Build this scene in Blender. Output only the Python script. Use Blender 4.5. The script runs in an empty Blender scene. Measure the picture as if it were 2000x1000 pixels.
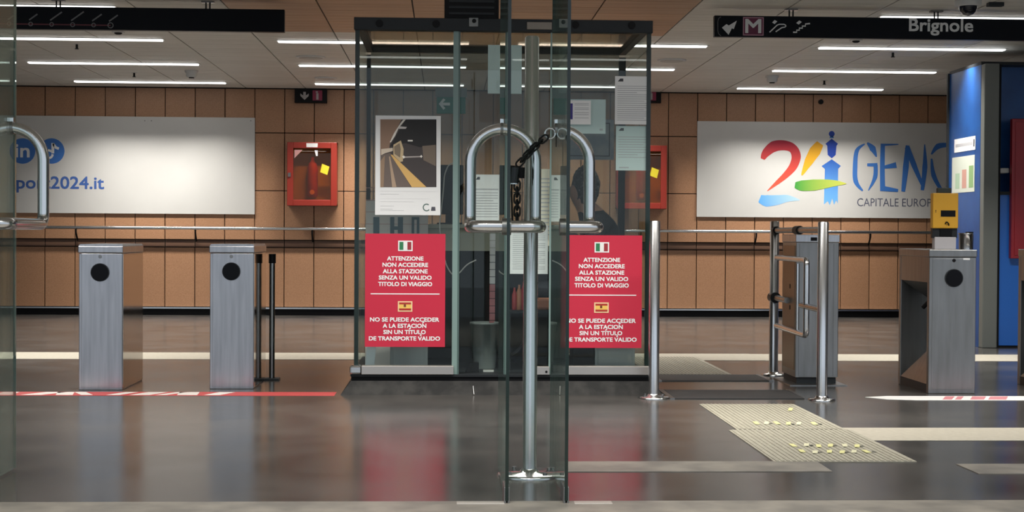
import bpy, bmesh, math, random
from mathutils import Vector, Matrix
random.seed(7)
sc = bpy.context.scene
col = sc.collection
PI = math.pi

# ------------------------------------------------------------------ camera
FPX = 2900.0; CAMZ = 1.05
YAW, PITCH, ROLL = 0.0448, 0.01524, 0.006
fw = Vector((math.sin(YAW)*math.cos(PITCH), math.cos(YAW)*math.cos(PITCH), -math.sin(PITCH)))
rt0 = Vector((math.cos(YAW), -math.sin(YAW), 0)); up0 = rt0.cross(fw)
rt = rt0*math.cos(ROLL) + up0*math.sin(ROLL); up = up0*math.cos(ROLL) - rt0*math.sin(ROLL)
EYE = Vector((0, 0, CAMZ))
cd = bpy.data.cameras.new('camera'); cam = bpy.data.objects.new('camera', cd); col.objects.link(cam)
cd.sensor_fit = 'HORIZONTAL'; cd.sensor_width = 36.0; cd.lens = 36.0*FPX/2000.0; cd.clip_end = 200
m = Matrix((rt, up, -fw)).transposed().to_4x4(); m.translation = EYE
cam.matrix_world = m
sc.camera = cam

# ------------------------------------------------------------------ world, exposure
w = bpy.data.worlds.new('world'); sc.world = w; w.use_nodes = True
w.node_tree.nodes['Background'].inputs[0].default_value = (0.78, 0.88, 1.0, 1)
w.node_tree.nodes['Background'].inputs[1].default_value = 0.9
vs = sc.view_settings
vs.view_transform = 'Standard'; vs.look = 'None'; vs.exposure = 0.0; vs.gamma = 1.0; vs.use_curve_mapping = False
sc.cycles.sample_clamp_indirect = 3.0; sc.cycles.transparent_max_bounces = 24
LAMP_W = 56.0          # watts of each ceiling batten
LAMP_COL = (1.0, 0.965, 0.90)

# measuring helpers: where a sight line meets a real plane of the station
def ray(px, py): return (fw*FPX + rt*(px-1000) + up*(500-py)).normalized()
def P(px, py, Y):
    d = ray(px, py); return EYE + d*(Y/d.y)
def F(px, py, z=0.0):
    d = ray(px, py); return EYE + d*((z-CAMZ)/d.z)
def R(x0, y0, x1, y1, Y):
    cx, cy = (x0+x1)/2, (y0+y1)/2
    return P(x0, cy, Y).x, P(x1, cy, Y).x, P(cx, y1, Y).z, P(cx, y0, Y).z   # X0 X1 Z0 Z1

# ------------------------------------------------------------------ materials
MATS = {}
def mat(name, color, rough=0.5, metal=0.0, emit=None, estr=0.0, noise=None, bump=0.0, bscale=60, spec=0.5, rnd=0.0, coat=0.0, stretch=None, rvar=0.0):
    if name in MATS: return MATS[name]
    mm = bpy.data.materials.new(name); mm.use_nodes = True
    nt = mm.node_tree; b = nt.nodes['Principled BSDF']
    b.inputs['Base Color'].default_value = (*color, 1); b.inputs['Roughness'].default_value = rough
    b.inputs['Metallic'].default_value = metal; b.inputs['Specular IOR Level'].default_value = spec
    b.inputs['Coat Weight'].default_value = coat; b.inputs['Coat Roughness'].default_value = 0.08
    tc = nt.nodes.new('ShaderNodeTexCoord'); vec = tc.outputs['Object']
    if stretch:
        mp = nt.nodes.new('ShaderNodeMapping'); mp.inputs['Scale'].default_value = stretch
        nt.links.new(vec, mp.inputs['Vector']); vec = mp.outputs['Vector']
    out = None
    if noise:                                   # (scale, other colour, low, high)
        n = nt.nodes.new('ShaderNodeTexNoise'); n.inputs['Scale'].default_value = noise[0]; n.inputs['Detail'].default_value = 5
        nt.links.new(vec, n.inputs['Vector'])
        r = nt.nodes.new('ShaderNodeValToRGB'); r.color_ramp.elements[0].position = noise[2]; r.color_ramp.elements[1].position = noise[3]
        r.color_ramp.elements[0].color = (*color, 1); r.color_ramp.elements[1].color = (*noise[1], 1)
        nt.links.new(n.outputs['Fac'], r.inputs['Fac']); out = r.outputs['Color']
        if rvar:
            mr = nt.nodes.new('ShaderNodeMapRange'); mr.inputs['To Min'].default_value = max(0.02, rough-rvar); mr.inputs['To Max'].default_value = rough+rvar
            nt.links.new(n.outputs['Fac'], mr.inputs['Value']); nt.links.new(mr.outputs['Result'], b.inputs['Roughness'])
    if rnd:
        oi = nt.nodes.new('ShaderNodeObjectInfo'); hs = nt.nodes.new('ShaderNodeHueSaturation')
        mr = nt.nodes.new('ShaderNodeMapRange'); mr.inputs['To Min'].default_value = 1-rnd; mr.inputs['To Max'].default_value = 1+rnd
        nt.links.new(oi.outputs['Random'], mr.inputs['Value']); nt.links.new(mr.outputs['Result'], hs.inputs['Value'])
        if out: nt.links.new(out, hs.inputs['Color'])
        else: hs.inputs['Color'].default_value = (*color, 1)
        out = hs.outputs['Color']
    if out: nt.links.new(out, b.inputs['Base Color'])
    if bump:
        n = nt.nodes.new('ShaderNodeTexNoise'); n.inputs['Scale'].default_value = bscale; n.inputs['Detail'].default_value = 4
        nt.links.new(vec, n.inputs['Vector']); bp = nt.nodes.new('ShaderNodeBump'); bp.inputs['Strength'].default_value = bump; bp.inputs['Distance'].default_value = 0.01
        nt.links.new(n.outputs['Fac'], bp.inputs['Height']); nt.links.new(bp.outputs['Normal'], b.inputs['Normal'])
    if emit:
        b.inputs['Emission Color'].default_value = (*emit, 1); b.inputs['Emission Strength'].default_value = estr
    MATS[name] = mm; return mm

def glass(name, tint, refl=1.0, dust=0.0):
    if name in MATS: return MATS[name]
    mm = bpy.data.materials.new(name); mm.use_nodes = True; nt = mm.node_tree; nt.nodes.clear()
    o = nt.nodes.new('ShaderNodeOutputMaterial'); mx = nt.nodes.new('ShaderNodeMixShader')
    t = nt.nodes.new('ShaderNodeBsdfTransparent'); t.inputs[0].default_value = (*tint, 1)
    g = nt.nodes.new('ShaderNodeBsdfGlossy'); g.inputs['Roughness'].default_value = 0.0; g.inputs[0].default_value = (.95, 1, .97, 1)
    lw = nt.nodes.new('ShaderNodeLayerWeight'); lw.inputs['Blend'].default_value = 0.5
    p = nt.nodes.new('ShaderNodeMath'); p.operation = 'POWER'; p.inputs[1].default_value = 5
    a = nt.nodes.new('ShaderNodeMath'); a.operation = 'MULTIPLY_ADD'; a.inputs[1].default_value = 0.94*refl; a.inputs[2].default_value = 0.045*refl
    nt.links.new(lw.outputs['Facing'], p.inputs[0]); nt.links.new(p.outputs[0], a.inputs[0]); nt.links.new(a.outputs[0], mx.inputs[0])
    src = t.outputs[0]
    if dust:
        df = nt.nodes.new('ShaderNodeBsdfDiffuse'); df.inputs[0].default_value = (.50, .58, .54, 1); m2 = nt.nodes.new('ShaderNodeMixShader'); m2.inputs[0].default_value = dust
        nt.links.new(src, m2.inputs[1]); nt.links.new(df.outputs[0], m2.inputs[2]); src = m2.outputs[0]
    nt.links.new(src, mx.inputs[1]); nt.links.new(g.outputs[0], mx.inputs[2]); nt.links.new(mx.outputs[0], o.inputs[0])
    MATS[name] = mm; return mm

def grad(name, c0, c1, axis='Z', rough=0.5):     # printed colour gradient
    mm = bpy.data.materials.new(name); mm.use_nodes = True; nt = mm.node_tree; b = nt.nodes['Principled BSDF']
    b.inputs['Roughness'].default_value = rough
    tc = nt.nodes.new('ShaderNodeTexCoord'); sp = nt.nodes.new('ShaderNodeSeparateXYZ'); r = nt.nodes.new('ShaderNodeValToRGB')
    r.color_ramp.elements[0].color = (*c0, 1); r.color_ramp.elements[1].color = (*c1, 1)
    nt.links.new(tc.outputs['Generated'], sp.inputs[0]); nt.links.new(sp.outputs[axis], r.inputs['Fac']); nt.links.new(r.outputs[0], b.inputs['Base Color'])
    return mm

STEEL = mat('brushed_steel', (.50, .50, .52), .30, 1.0, noise=(3.0, (.40, .40, .42), .35, .7), stretch=(14, 14, .8), bump=.008, bscale=9)
STEEL_D = mat('dull_steel', (.30, .30, .30), .36, 1.0, noise=(2.5, (.24, .24, .235), .3, .7), stretch=(10, 10, 1))
CHROME = mat('polished_tube', (.66, .66, .66), .18, 1.0)
TUBE_D = mat('dark_tube', (.22, .21, .20), .25, 1.0)
BLACK = mat('black_plastic', (.008, .008, .009), .45, spec=.12)
DARKMETAL = mat('dark_metal', (.022, .025, .028), .45, spec=.2)
POLEM = mat('satin_tube', (.72, .72, .73), .24, 1.0)
MIRROR = mat('mirror_steel', (.42, .40, .38), .07, 1.0)
JOINT = mat('black_joint', (.008, .007, .006), .8)
TILE = mat('tan_tile', (.42, .225, .125), .42, noise=(90, (.33, .17, .088), .35, .7), rnd=.06, bump=.02, bscale=120)
BAND = mat('brown_band', (.13, .068, .042), .5, rnd=.05)
CEIL = mat('grey_ceiling_panel', (.62, .60, .56), .5, .0, rnd=.04, noise=(2.0, (.54, .52, .48), .35, .65), stretch=(.6, 6, 1))
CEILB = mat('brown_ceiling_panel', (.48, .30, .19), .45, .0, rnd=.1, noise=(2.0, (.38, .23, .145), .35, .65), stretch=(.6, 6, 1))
CGAP = mat('ceiling_gap', (.05, .045, .04), .8)
FLOOR = mat('polished_dark_floor', (.045, .0425, .040), .20, noise=(2.2, (.070, .065, .060), .35, .7), bump=.012, bscale=35, rvar=.07, spec=.5)
PALE = mat('pale_floor_inlay', (.42, .39, .32), .45, noise=(30, (.34, .31, .25), .3, .7))
TACT = mat('tactile_ribs', (.36, .34, .27), .5, noise=(40, (.26, .24, .19), .3, .7))
CONC = mat('worn_concrete', (.22, .20, .17), .45, noise=(6, (.13, .12, .105), .35, .65), bump=.05, bscale=20)
WHITE = mat('white_paper', (.80, .80, .80), .6)
BLUEW = mat('bluish_paper', (.58, .68, .68), .6)
INK = mat('grey_ink', (.46, .46, .48), .6)
INKD = mat('black_ink', (.04, .04, .05), .6)
POSTERW = mat('poster_board', (.62, .61, .59), .38, noise=(1.2, (.56, .55, .53), .3, .7))
REDS = mat('sign_red', (.56, .022, .055), .45)
WPRINT = mat('white_print', (.85, .85, .85), .5)
REDCAB = mat('red_enamel', (.30, .028, .016), .4)
BLUE = mat('blue_panel', (.012, .085, .30), .32, noise=(5, (.01, .06, .22), .3, .7))
GREYCOL = mat('grey_column', (.14, .15, .14), .45)
YELL = mat('yellow_case', (.78, .40, .02), .4)
GLASSB = glass('booth_glass', (.92, .945, .935), .45)
GLASSBK = glass('booth_back_glass', (.52, .55, .54), .4)
GLASSD = glass('door_glass', (.86, .91, .885), 1.0, .13)
GEDGE = mat('glass_edge_dark', (.006, .016, .013), .2)
GEDGEL = mat('glass_edge_pale', (.20, .29, .27), .25)

# ------------------------------------------------------------------ mesh helpers
class MB:
    def __init__(s): s.v = []; s.f = []; s.sm = []
    def add(s, vs, fs, smooth=False):
        o = len(s.v); s.v += [Vector(q) for q in vs]
        for f in fs: s.f.append([i+o for i in f]); s.sm.append(smooth)
        return s
    def box(s, x0, x1, y0, y1, z0, z1, bev=0.0):
        if bev <= 0:
            return s.add([(x, y, z) for x in (x0, x1) for y in (y0, y1) for z in (z0, z1)],
                         [(0, 1, 3, 2), (4, 6, 7, 5), (0, 4, 5, 1), (2, 3, 7, 6), (0, 2, 6, 4), (1, 5, 7, 3)])
        bm = bmesh.new(); bmesh.ops.create_cube(bm, size=1)
        for q in bm.verts: q.co = Vector(((x0+x1)/2+q.co.x*(x1-x0), (y0+y1)/2+q.co.y*(y1-y0), (z0+z1)/2+q.co.z*(z1-z0)))
        bmesh.ops.bevel(bm, geom=bm.edges[:], offset=bev, segments=2, profile=.5, affect='EDGES')
        bm.verts.index_update(); s.add([q.co.copy() for q in bm.verts], [[q.index for q in f.verts] for f in bm.faces]); bm.free(); return s
    def tube(s, pts, r, n=14, closed=False, caps=True):
        pts = [Vector(p) for p in pts]; N = len(pts); vs = []
        rr = r if isinstance(r, (list, tuple)) else [r]*N
        prev = None
        for i, p in enumerate(pts):
            a = pts[i-1] if (i > 0 or closed) else p; b = pts[(i+1) % N] if (i < N-1 or closed) else p
            t = (b-a).normalized()
            if prev is None:
                h = Vector((0, 0, 1)) if abs(t.z) < .9 else Vector((1, 0, 0)); u = t.cross(h).normalized()
            else: u = (prev - t*prev.dot(t)).normalized()
            prev = u; v = t.cross(u)
            for k in range(n):
                a_ = 2*PI*k/n; vs.append(p + (u*math.cos(a_)+v*math.sin(a_))*rr[i])
        fs = []
        for i in range(N if closed else N-1):
            j = (i+1) % N
            for k in range(n): fs.append((i*n+k, i*n+(k+1) % n, j*n+(k+1) % n, j*n+k))
        s.add(vs, fs, True)
        if caps and not closed:
            s.add([vs[k] for k in range(n)], [tuple(range(n))]); s.add([vs[(N-1)*n+k] for k in range(n)], [tuple(range(n))])
        return s
    def cyl(s, c, r, h, axis='Z', n=20, r2=None):
        c = Vector(c); d = {'X': Vector((h, 0, 0)), 'Y': Vector((0, h, 0)), 'Z': Vector((0, 0, h))}[axis]
        return s.tube([c, c+d], [r, r if r2 is None else r2], n)
    def lathe(s, c, prof, n=24):
        vs = []; fs = []
        for (r, z) in prof:
            for k in range(n): vs.append((c[0]+r*math.cos(2*PI*k/n), c[1]+r*math.sin(2*PI*k/n), c[2]+z))
        for i in range(len(prof)-1):
            for k in range(n): fs.append((i*n+k, i*n+(k+1) % n, (i+1)*n+(k+1) % n, (i+1)*n+k))
        s.add(vs, fs, True); s.add(vs[:n], [tuple(range(n))]); s.add(vs[-n:], [tuple(range(n))]); return s
    def prismY(s, poly, y0, y1):          # polygon of (x, z) given depth along Y
        n = len(poly); vs = [(x, y0, z) for x, z in poly]+[(x, y1, z) for x, z in poly]
        return s.add(vs, [tuple(range(n)), tuple(range(2*n-1, n-1, -1))]+[(i, (i+1) % n, n+(i+1) % n, n+i) for i in range(n)])
    def prismZ(s, poly, z0, z1):
        n = len(poly); vs = [(x, y, z0) for x, y in poly]+[(x, y, z1) for x, y in poly]
        return s.add(vs, [tuple(range(n)), tuple(range(2*n-1, n-1, -1))]+[(i, (i+1) % n, n+(i+1) % n, n+i) for i in range(n)])
    def ribbon(s, pts, wid, y0, y1):      # brush stroke in the XZ plane
        L = []; Rr = []
        for i, p in enumerate(pts):
            a = Vector(pts[max(0, i-1)]); b = Vector(pts[min(len(pts)-1, i+1)]); t = (b-a).normalized(); nrm = Vector((-t.y, t.x))
            L.append(Vector(p)+nrm*wid[i]/2); Rr.append(Vector(p)-nrm*wid[i]/2)
        for i in range(len(pts)-1): s.prismY([tuple(L[i]), tuple(L[i+1]), tuple(Rr[i+1]), tuple(Rr[i])], y0, y1)
        return s
    def build(s, name, material, parent=None, recalc=True):
        me = bpy.data.meshes.new(name); org = ORG.get(parent.name, Vector()) if parent else Vector()
        me.from_pydata([tuple(q-org) for q in s.v], [], s.f)
        for i, p in enumerate(me.polygons): p.use_smooth = s.sm[i]
        if recalc:
            bm = bmesh.new(); bm.from_mesh(me); bmesh.ops.recalc_face_normals(bm, faces=bm.faces); bm.to_mesh(me); bm.free()
        me.materials.append(material)
        o = bpy.data.objects.new(name, me); col.objects.link(o)
        if parent: o.parent = parent; ORG[o.name] = org
        return o
ORG = {}
def tag(o, label, cat, group=None, kind=None):
    if label: o['label'] = label
    if cat: o['category'] = cat
    if group: o['group'] = group
    if kind: o['kind'] = kind
    return o
def thing(name, label, cat, loc=(0, 0, 0), group=None, kind=None):
    o = bpy.data.objects.new(name, None); col.objects.link(o); o.location = loc; o.empty_display_size = .1
    ORG[o.name] = Vector(loc); return tag(o, label, cat, group, kind)
def share(name, me, parent, loc):
    o = bpy.data.objects.new(name, me); col.objects.link(o); o.location = Vector(loc)-ORG.get(parent.name, Vector()); o.parent = parent
    ORG[o.name] = Vector(loc); return o
def copy_tree(o, parent=None):
    c = o.copy(); col.objects.link(c); c.parent = parent
    for ch in list(o.children): copy_tree(ch, c)
    return c
def rounded(pts, rad, n=7, closed=False):
    pts = [Vector(p) for p in pts]; out = []; N = len(pts)
    for i, p in enumerate(pts):
        r = rad[i] if isinstance(rad, (list, tuple)) else rad
        if (not closed and i in (0, N-1)) or r <= 0: out.append(p); continue
        a = (pts[i-1]-p); b = (pts[(i+1) % N]-p); la, lb = a.length, b.length; a.normalize(); b.normalize()
        r = min(r, la*.49, lb*.49); A = p+a*r; B = p+b*r
        for k in range(n+1):
            t = k/n; out.append(A*(1-t)**2+p*2*t*(1-t)+B*t*t)
    return out
def text(body, x0, x1, z0, z1, Y, material, parent, name='lettering', bold=0.0, thick=.0012, keep=False):
    cu = bpy.data.curves.new('txt', 'FONT'); cu.body = body;  cu.align_x = 'LEFT'; cu.resolution_u = 3
    t = bpy.data.objects.new('txt', cu); col.objects.link(t); dg = bpy.context.evaluated_depsgraph_get(); dg.update()
    me = bpy.data.meshes.new_from_object(t.evaluated_get(dg)); bpy.data.objects.remove(t); bpy.data.curves.remove(cu)
    xs = [q.co.x for q in me.vertices]; ys = [q.co.y for q in me.vertices]
    sx = (x1-x0)/(max(xs)-min(xs)); sy = (z1-z0)/(max(ys)-min(ys))
    mb = MB(); f = [tuple(p.vertices) for p in me.polygons]
    b = max(bold, 0)*(z1-z0)
    for i_, (dx, dz) in enumerate([(0, 0)] if b == 0 else [(-b, -b), (b, b), (b, -b), (-b, b), (0, b), (0, -b)]):
        mb.add([(x0+(q.co.x-min(xs))*sx+dx, Y-thick-.00002*i_, z0+(q.co.y-min(ys))*sy+dz) for q in me.vertices], f)
    bpy.data.meshes.remove(me)
    return mb.build(name, material, parent, recalc=False)

# ------------------------------------------------------------------ THE SETTING
YW = 18.8                                     # face of the tiled end wall
ZC = P(300, 171, YW).z                        # ceiling height
XL, XR = -8.5, 10.5
fl = MB().box(XL, XR, -9, 19.2, -.12, 0).build('floor', FLOOR); tag(fl, 'polished dark grey station floor', 'floor', kind='structure')
# end wall
wall = MB().box(XL, XR, YW+.02, YW+.35, .0, ZC+.1).build('wall_back', JOINT); tag(wall, 'end wall clad in tan stone tiles with black joints', 'wall', kind='structure'); ORG[wall.name] = Vector()
xj = [P(497.7, 300, YW).x + k*.3715 for k in range(-16, 8)]
xr0 = P(1305, 300, YW).x
xr_ = [xr0 + k*.3715 for k in range(-6, 14)]
joints = [x for x in xj if x > XL] + [x for x in xr_ if x > xj[-1]+.1 and x < XR]
zr = [ZC, P(527, 259.7, YW).z, P(525, 372.7, YW).z, P(525, 469, YW).z, P(525, 483.5, YW).z, P(525, 600, YW).z]
G = .010
tile_mesh = {}
for i in range(len(joints)-1):
    wd = round(joints[i+1]-joints[i], 3)
    for r in range(5):
        h = round(zr[r]-zr[r+1], 3); band = r == 3; key = (wd, r)
        if key not in tile_mesh:
            th = .03 if not band else .012
            tmp = MB().box(-wd/2+G/2, wd/2-G/2, -th, 0, G/2, h-G/2, .003 if not band else 0).build('tile', BAND if band else TILE)
            tile_mesh[key] = tmp.data; bpy.data.objects.remove(tmp)
        share('tile' if not band else 'band_panel', tile_mesh[key], wall, ((joints[i]+joints[i+1])/2, YW+.02, zr[r+1]))
zt = P(525, 601.5, YW-.02).z
tr = MB().box(XL, XR, YW-.03, YW+.02, zt-.012, zt+.006).build('trim_1', CHROME); tag(tr, 'thin bright metal trim along the foot of the tiled wall', 'trim', kind='structure')
tag(MB().box(XL, XR, YW+.005, YW+.02, 0, zt-.012).build('baseboard_back', BLACK), 'black recessed skirting under the tiled wall', 'baseboard', kind='structure')
WALLP = mat('side_wall', (.45, .45, .44), .6)
tag(MB().box(XL-.2, XL, 3, 19.2, 0, ZC).build('wall_left', WALLP), 'plain grey wall closing the hall on the left', 'wall', kind='structure')
tag(MB().box(XR, XR+.2, 3, 19.2, 0, ZC).build('wall_right', WALLP), 'plain grey wall closing the hall on the right', 'wall', kind='structure')
# ceiling of slatted panels
ceil = MB().box(XL, XR, 3.0, 19.2, ZC+.012, ZC+.2).build('ceiling', CGAP); tag(ceil, 'suspended ceiling of narrow grey metal panels', 'ceiling', kind='structure'); ORG[ceil.name] = Vector()
def Cl(px, py): return F(px, py, ZC)
SX = .744; sx0 = Cl(430, 0).x; SY = .33
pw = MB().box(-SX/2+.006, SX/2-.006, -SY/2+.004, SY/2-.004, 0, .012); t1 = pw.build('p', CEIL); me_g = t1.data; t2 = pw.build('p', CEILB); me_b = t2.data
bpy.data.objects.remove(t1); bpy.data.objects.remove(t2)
cells = []
k0 = int((XL-sx0)/SX)-1
for k in range(k0, k0+30):
    x = sx0+(k+.5)*SX
    if x-SX/2 < XL or x+SX/2 > XR: continue
    for j in range(48):
        y = 3.2+SY*(j+.5)
        if y+SY/2 > YW: continue
        vis = y > 11.2 and abs((x/y)-.0448) < .37
        cells.append((not vis, y, x))
cells.sort()
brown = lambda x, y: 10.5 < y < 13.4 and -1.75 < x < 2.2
rest = {0: MB(), 1: MB()}
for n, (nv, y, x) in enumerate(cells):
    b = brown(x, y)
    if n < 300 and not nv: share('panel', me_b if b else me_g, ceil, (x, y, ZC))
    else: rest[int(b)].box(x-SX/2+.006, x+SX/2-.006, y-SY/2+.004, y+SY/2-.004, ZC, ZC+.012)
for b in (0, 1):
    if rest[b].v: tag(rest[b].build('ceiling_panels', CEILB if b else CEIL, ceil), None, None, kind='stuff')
# floor inlays
def floor_quad(pts, z0, z1, name, material, parent=None):
    ps = [F(*p) for p in pts]; return MB().prismZ([(p.x, p.y) for p in ps], z0, z1).build(name, material, parent)
yA, yB = F(870, 703).y, F(870, 690).y
tag(MB().box(XL, F(1425, 699).x+.25, yA, yB, 0, .002).build('trim_2', PALE), 'pale stone band across the floor behind the turnstiles, left run', 'floor band', kind='structure')
tag(MB().box(F(1425, 699).x+.25, XR, yA-.02, yB-.02, 0, .002).build('trim_3', PALE), 'pale stone band across the floor behind the turnstiles, right run', 'floor band', kind='structure')
yC, yD = F(1800, 861).y, F(1800, 836).y
tag(MB().box(F(1640, 848).x, XR, yC, yD, 0, .002).build('trim_4', PALE), 'pale stone band running right from the ribbed paving', 'floor band', kind='structure')
tag(MB().prismZ([(F(1085, 922).x, F(1300, 922).y), (F(1628, 923).x, F(1300, 922).y), (F(1598, 904).x, F(1300, 902).y), (F(1085, 902).x, F(1300, 902).y)], 0, .003).build('trim_5', CONC), 'worn grey floor strip ending below the ribbed paving', 'floor band', kind='structure')
tag(MB().prismZ([(F(1911, 926).x, F(1911, 926).y), (7, F(1911, 926).y), (7, F(1867, 907).y), (F(1867, 907).x, F(1867, 907).y)], 0, .003).build('trim_6', CONC), 'worn grey floor strip at the right edge of the picture', 'floor band', kind='structure')
yT = F(1000, 980).y
tag(MB().box(XL, XR, 1.0, yT, 0, .003).build('trim_7', CONC), 'worn concrete threshold strip under the doors', 'threshold', kind='structure')

# ------------------------------------------------------------------ CEILING LAMPS
LAMP_E = mat('lamp_diffuser', (.9, .9, .9), .5, emit=(1, .98, .95), estr=5.0)
LAMP_F = mat('lamp_frame', (.55, .55, .53), .4)
lamp_rows = [18.05, 16.08, 14.07, 12.05, 8.4, 4.2]  # rows over turnstiles and before doors are added, unseen, to light the fronts
lamp_cols = [(-4.45, 'left', 4, 'behind the black line map sign'), (-1.58, 'centre left', 3, ''), (.68, 'centre right', 3, ''), (3.56, 'right', 4, '')]
rowname = ['row nearest the tiled wall', 'second row from the tiled wall', 'third row from the tiled wall', 'row above the hanging signs', 'added unseen row over the turnstiles', 'added unseen row before the glass doors']
LL = 1.79; lamp0 = None
for (x, cname, n, _) in lamp_cols:
    for r in list(range(n))+[4, 5]:
        y = lamp_rows[r]; lab = 'white tube ceiling light, %s column, %s' % (cname, rowname[r])
        if lamp0 is None:
            lamp0 = thing('ceiling_light', lab, 'ceiling light', (x, y, ZC), 'tube lights in the ceiling')
            MB().box(x-.02, x+LL+.02, y-.055, y+.055, ZC-.006, ZC+.004).build('frame', LAMP_F, lamp0)
            MB().box(x, x+LL, y-.042, y+.042, ZC-.016, ZC-.0061).build('diffuser', LAMP_E, lamp0)
            la = bpy.data.lights.new('tube', 'AREA'); la.shape = 'RECTANGLE'; la.size = LL; la.size_y = .08; la.energy = LAMP_W; la.color = LAMP_COL; la.spread = math.radians(104)
            lo = bpy.data.objects.new('tube', la); col.objects.link(lo); lo.parent = lamp0; lo.location = (LL/2, 0, -.018)
        else:
            l = copy_tree(lamp0); l.location = (x, y, ZC); l['label'] = lab

# ------------------------------------------------------------------ HANDRAIL
z = P(525, 446.5, YW-.1).z
hr = thing('handrail', 'steel handrail running along the tiled wall', 'handrail', (0, YW-.1, z))
MB().tube([(XL+.1, YW-.1, z), (XR-.1, YW-.1, z)], .021, 12).build('rail', CHROME, hr)
for px in (-75, 152, 384, 611, 843, 1025, 1250, 1474, 1696, 1920):
    x = P(px, 450, YW).x
    MB().tube(rounded([(x, YW-.1, z-.018), (x, YW-.1, z-.06), (x, YW-.012, z-.16)], .03), .011, 8).build('bracket', BLACK, hr)

# ------------------------------------------------------------------ WALL POSTERS
yp = YW-.03
def poster_pt(u, v):           # logo drawing coordinates to the poster plane
    p = P(1450+u*.205, 240+v*.205, yp); return (p.x, p.z)
x0, x1, z0, z1 = R(-140, 227, 497.5, 416.5, yp)
po = thing('wall_poster', 'large white banner with blue web address and round blue icons on wall', 'poster', (x0, yp, z0))
MB().box(x0, x1, yp-.004, yp+.02, z0, z1).build('board', POSTERW, po)
PB = mat('print_blue', (.045, .17, .52), .5); PBD = mat('print_navy', (.05, .12, .38), .5)
a = R(33, 345, 203, 376, yp)
text('port2024.it', *a, yp-.004, PBD, po, bold=.02)
SC_ = 18.8/2900
for k, (px, py) in enumerate(((44, 295), (101, 295))):
    c = P(px, py, yp); d = MB().cyl((c.x, yp-.0055, c.z), 24.5*SC_, .003, 'Y', 32).build('icon_disc', PB, po)
    if k == 0: text('in', c.x-.085, c.x+.085, c.z-.075, c.z+.08, yp-.0056, WPRINT, d, 'icon_glyph', .03)
    else:
        q = MB().ribbon([(c.x+.015, c.z+.10), (c.x+.015, c.z-.03)], [.035, .035], yp-.0068, yp-.0056)
        q.ribbon([(c.x+.02, c.z+.09), (c.x+.05, c.z+.045), (c.x+.09, c.z+.03)], [.03, .035, .03], yp-.0068, yp-.0056)
        q.ribbon([(c.x-.035+.048*math.cos(t), c.z-.04+.048*math.sin(t)) for t in [k_*PI/8 for k_ in range(2, 17)]], [.028]*15, yp-.0068, yp-.0056)
        q.build('icon_glyph', WPRINT, d)
for px in (283, 296, 490): # small fixing screws
    c = P(px, 236, yp); MB().cyl((c.x, yp-.0065, c.z), .008, .003, 'Y', 8).build('screw', STEEL_D, po)

x0, x1, z0, z1 = R(1361.5, 239.5, 1990, 425.5, yp)
pr = thing('wall_poster', 'large white banner with painted number twenty-four and blue lighthouse on wall', 'poster', (x0, yp, z0))
MB().box(x0, x1, yp-.004, yp+.02, z0, z1).build('board', POSTERW, pr)
S2 = .205*SC_
SK = 0
def stroke(name, pts, wid, material, lay=0):
    dense = []; dw = []                       # Catmull-Rom smoothing
    n = len(pts)
    for i in range(n-1):
        p0, p1, p2, p3 = [Vector(pts[max(0, min(n-1, i+k))]) for k in (-1, 0, 1, 2)]
        for t in [q/6 for q in range(6)]:
            dense.append(.5*((2*p1)+(p2-p0)*t+(2*p0-5*p1+4*p2-p3)*t*t+(3*p1-p0-3*p2+p3)*t**3)); dw.append(wid[i]*(1-t)+wid[i+1]*t)
    dense.append(Vector(pts[-1])); dw.append(wid[-1])
    global SK; SK += 1; y = yp-.004-.0012*lay-.00012*SK
    return MB().ribbon([poster_pt(*p) for p in dense], [q*S2 for q in dw], y-.0012, y).build(name, material, pr)
gR = grad('brush_red', (.78, .10, .05), (.30, .005, .03)); gY = grad('brush_yellow', (.80, .42, .02), (.62, .30, .01)); gG = grad('brush_green', (.03, .28, .04), (.60, .62, .10), 'X')
gB = grad('brush_sky', (.10, .36, .80), (.42, .60, .72), 'X'); gT = grad('brush_tower', (.16, .45, .85), (.02, .10, .45)); gT2 = mat('brush_tower_top', (.012, .05, .35), .5)
stroke('brush_stroke', [(192, 345), (225, 285), (300, 225), (400, 215), (480, 245), (512, 320), (485, 410), (420, 490), (330, 570), (235, 650)], [40, 80, 105, 95, 85, 90, 80, 62, 40, 4], gR)
stroke('brush_stroke', [(165, 720), (230, 742), (330, 735), (430, 720), (545, 735)], [70, 112, 95, 66, 6], gB)
stroke('brush_stroke', [(740, 195), (690, 270), (630, 370), (565, 500)], [70, 112, 84, 12], gY)
def poly(name, pts, material, lay=0):
    y = yp-.004-.0012*lay; return MB().prismY([poster_pt(*p) for p in pts], y-.0012, y).build(name, material, pr)
c = poster_pt(850, 105); MB().cyl((c[0], yp-.0052, c[1]), 28*S2, .0012, 'Y', 20).build('tower_lamp', gT2, pr)
poly('tower_lamp_neck', [(836, 125), (864, 125), (872, 146), (828, 146)], PB)
poly('tower_top', [(790, 200), (850, 150), (910, 200), (895, 218), (888, 305), (850, 338), (812, 305), (808, 218)], gT2)
poly('tower', [(753, 412), (850, 347), (937, 410), (912, 438), (908, 770), (893, 735), (872, 782), (855, 720), (832, 784), (812, 745), (775, 778), (785, 440)], gT)
stroke('brush_stroke', [(500, 590), (560, 598), (680, 592), (800, 580), (900, 575), (990, 580)], [50, 100, 108, 84, 50, 4], gG, 1)
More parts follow.
